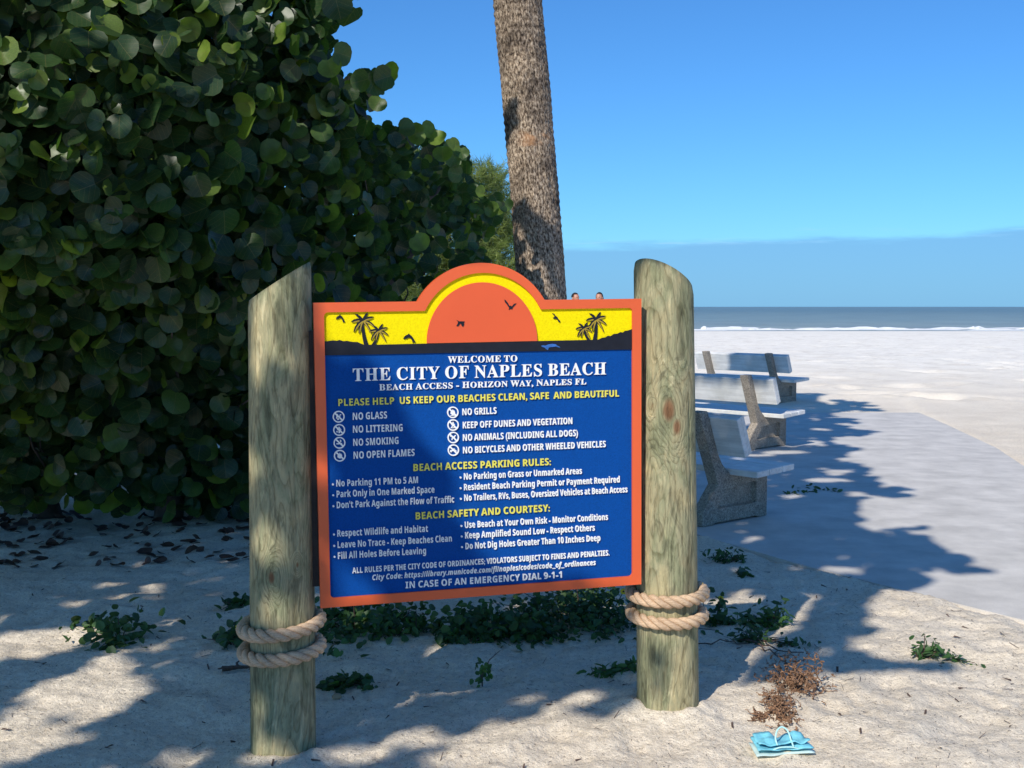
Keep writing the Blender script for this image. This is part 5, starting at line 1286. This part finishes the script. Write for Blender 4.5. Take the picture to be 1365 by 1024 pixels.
# ------------------------------------------------------------------ two people beyond the sign
def person(px, Y, top_py, yawd, label, hairc='hair', long_hair=False):
    c = at(px, top_py, Y); zt_ = c[2]; g = gz(c[0], Y); Hh = zt_ - g
    root = empty('person', (c[0], Y, g), (0, 0, math.radians(yawd))); tag(root, label, 'person', 'people standing beyond the sign')
    k = Hh / 1.75
    J = {'pel': (0, 0, .95), 'sp': (0, .01, 1.15), 'ch': (0, 0, 1.33), 'nk': (0, 0, 1.47), 'hd': (0, -.01, 1.60), 'ls': (.17, 0, 1.40), 'le': (.22, .02, 1.13), 'lh': (.20, -.08, .90), 'rs': (-.17, 0, 1.40), 're': (-.22, .02, 1.13), 'rh': (-.20, -.08, .90), 'lhip': (.09, 0, .88), 'lk': (.10, -.01, .50), 'la': (.10, .02, .09), 'lt': (.11, -.14, .03), 'rhip': (-.09, 0, .88), 'rk': (-.10, .02, .50), 'ra': (-.10, .06, .09), 'rt': (-.11, -.10, .03)}
    R_ = {'pel': .13, 'sp': .115, 'ch': .13, 'nk': .055, 'hd': .06, 'ls': .055, 'le': .042, 'lh': .03, 'rs': .055, 're': .042, 'rh': .03, 'lhip': .085, 'lk': .06, 'la': .042, 'lt': .035, 'rhip': .085, 'rk': .06, 'ra': .042, 'rt': .035}
    E_ = [('pel', 'sp'), ('sp', 'ch'), ('ch', 'nk'), ('nk', 'hd'), ('ch', 'ls'), ('ls', 'le'), ('le', 'lh'), ('ch', 'rs'), ('rs', 're'), ('re', 'rh'), ('pel', 'lhip'), ('lhip', 'lk'), ('lk', 'la'), ('la', 'lt'), ('pel', 'rhip'), ('rhip', 'rk'), ('rk', 'ra'), ('ra', 'rt')]
    names = list(J); me = bpy.data.meshes.new('body'); me.from_pydata([tuple(np.array(J[n]) * k) for n in names], [(names.index(a), names.index(b)) for a, b in E_], [])
    o = bpy.data.objects.new('body', me); COL.objects.link(o); o.parent = root
    o.modifiers.new('skin', 'SKIN'); o.modifiers.new('sub', 'SUBSURF').levels = 2; o.modifiers['sub'].render_levels = 2
    for i, n_ in enumerate(names): me.skin_vertices[0].data[i].radius = (R_[n_] * k, R_[n_] * k)
    me.skin_vertices[0].data[0].use_root = True
    me.materials.append(M['shirt'])
    def blob(name, cen, s, mat, cutf=None):
        bm = bmesh.new(); bmesh.ops.create_uvsphere(bm, u_segments=20, v_segments=14, radius=1)
        for v in list(bm.verts):
            if cutf and cutf(v.co): continue
        for v in bm.verts:
            x, y_, z_ = v.co
            if name == 'head':
                if z_ < 0: x *= 1 + .28 * z_; y_ = y_ * (1 + .12 * z_)
                if y_ < -.75 and abs(x) < .22 and -.25 < z_ < .15: y_ -= .22 * (1 - abs(x) / .22)
                if y_ < -.6 and abs(z_ - .12) < .14 and .2 < abs(x) < .5: y_ += .07
            v.co = Vector((x * s[0], y_ * s[1], z_ * s[2])) * k
        if cutf: bmesh.ops.delete(bm, geom=[v for v in bm.verts if cutf(Vector((v.co.x / s[0] / k, v.co.y / s[1] / k, v.co.z / s[2] / k)))], context='VERTS')
        return bm_obj(name, bm, mat, root, True, loc=tuple(np.array(cen) * k))
    blob('head', (0, -.01, 1.635), (.076, .096, .115), M['skin'])
    blob('hair', (0, .004, 1.652), (.086, .104, .112), M[hairc], lambda c: c.y < -.45 and c.z < .55 or (c.z < (-.1 if not long_hair else -.9) ))
    if long_hair: blob('hair', (0, .06, 1.58), (.085, .05, .15), M[hairc])
    for s in (-1, 1): blob('eye', (s * .028, -.094, 1.645), (.011, .008, .008), M['black']); blob('ear', (s * .078, .0, 1.63), (.012, .022, .03), M['skin'])
    blob('mouth', (0, -.098, 1.585), (.022, .006, .006), M['shirt'])
    return root
person(766.8, 27.5, 390.8, 40, 'person with short dark hair, left of two heads above the sign')
person(799.0, 27.0, 390.2, -25, 'person with long dark hair, right of two heads above the sign', long_hair=True)
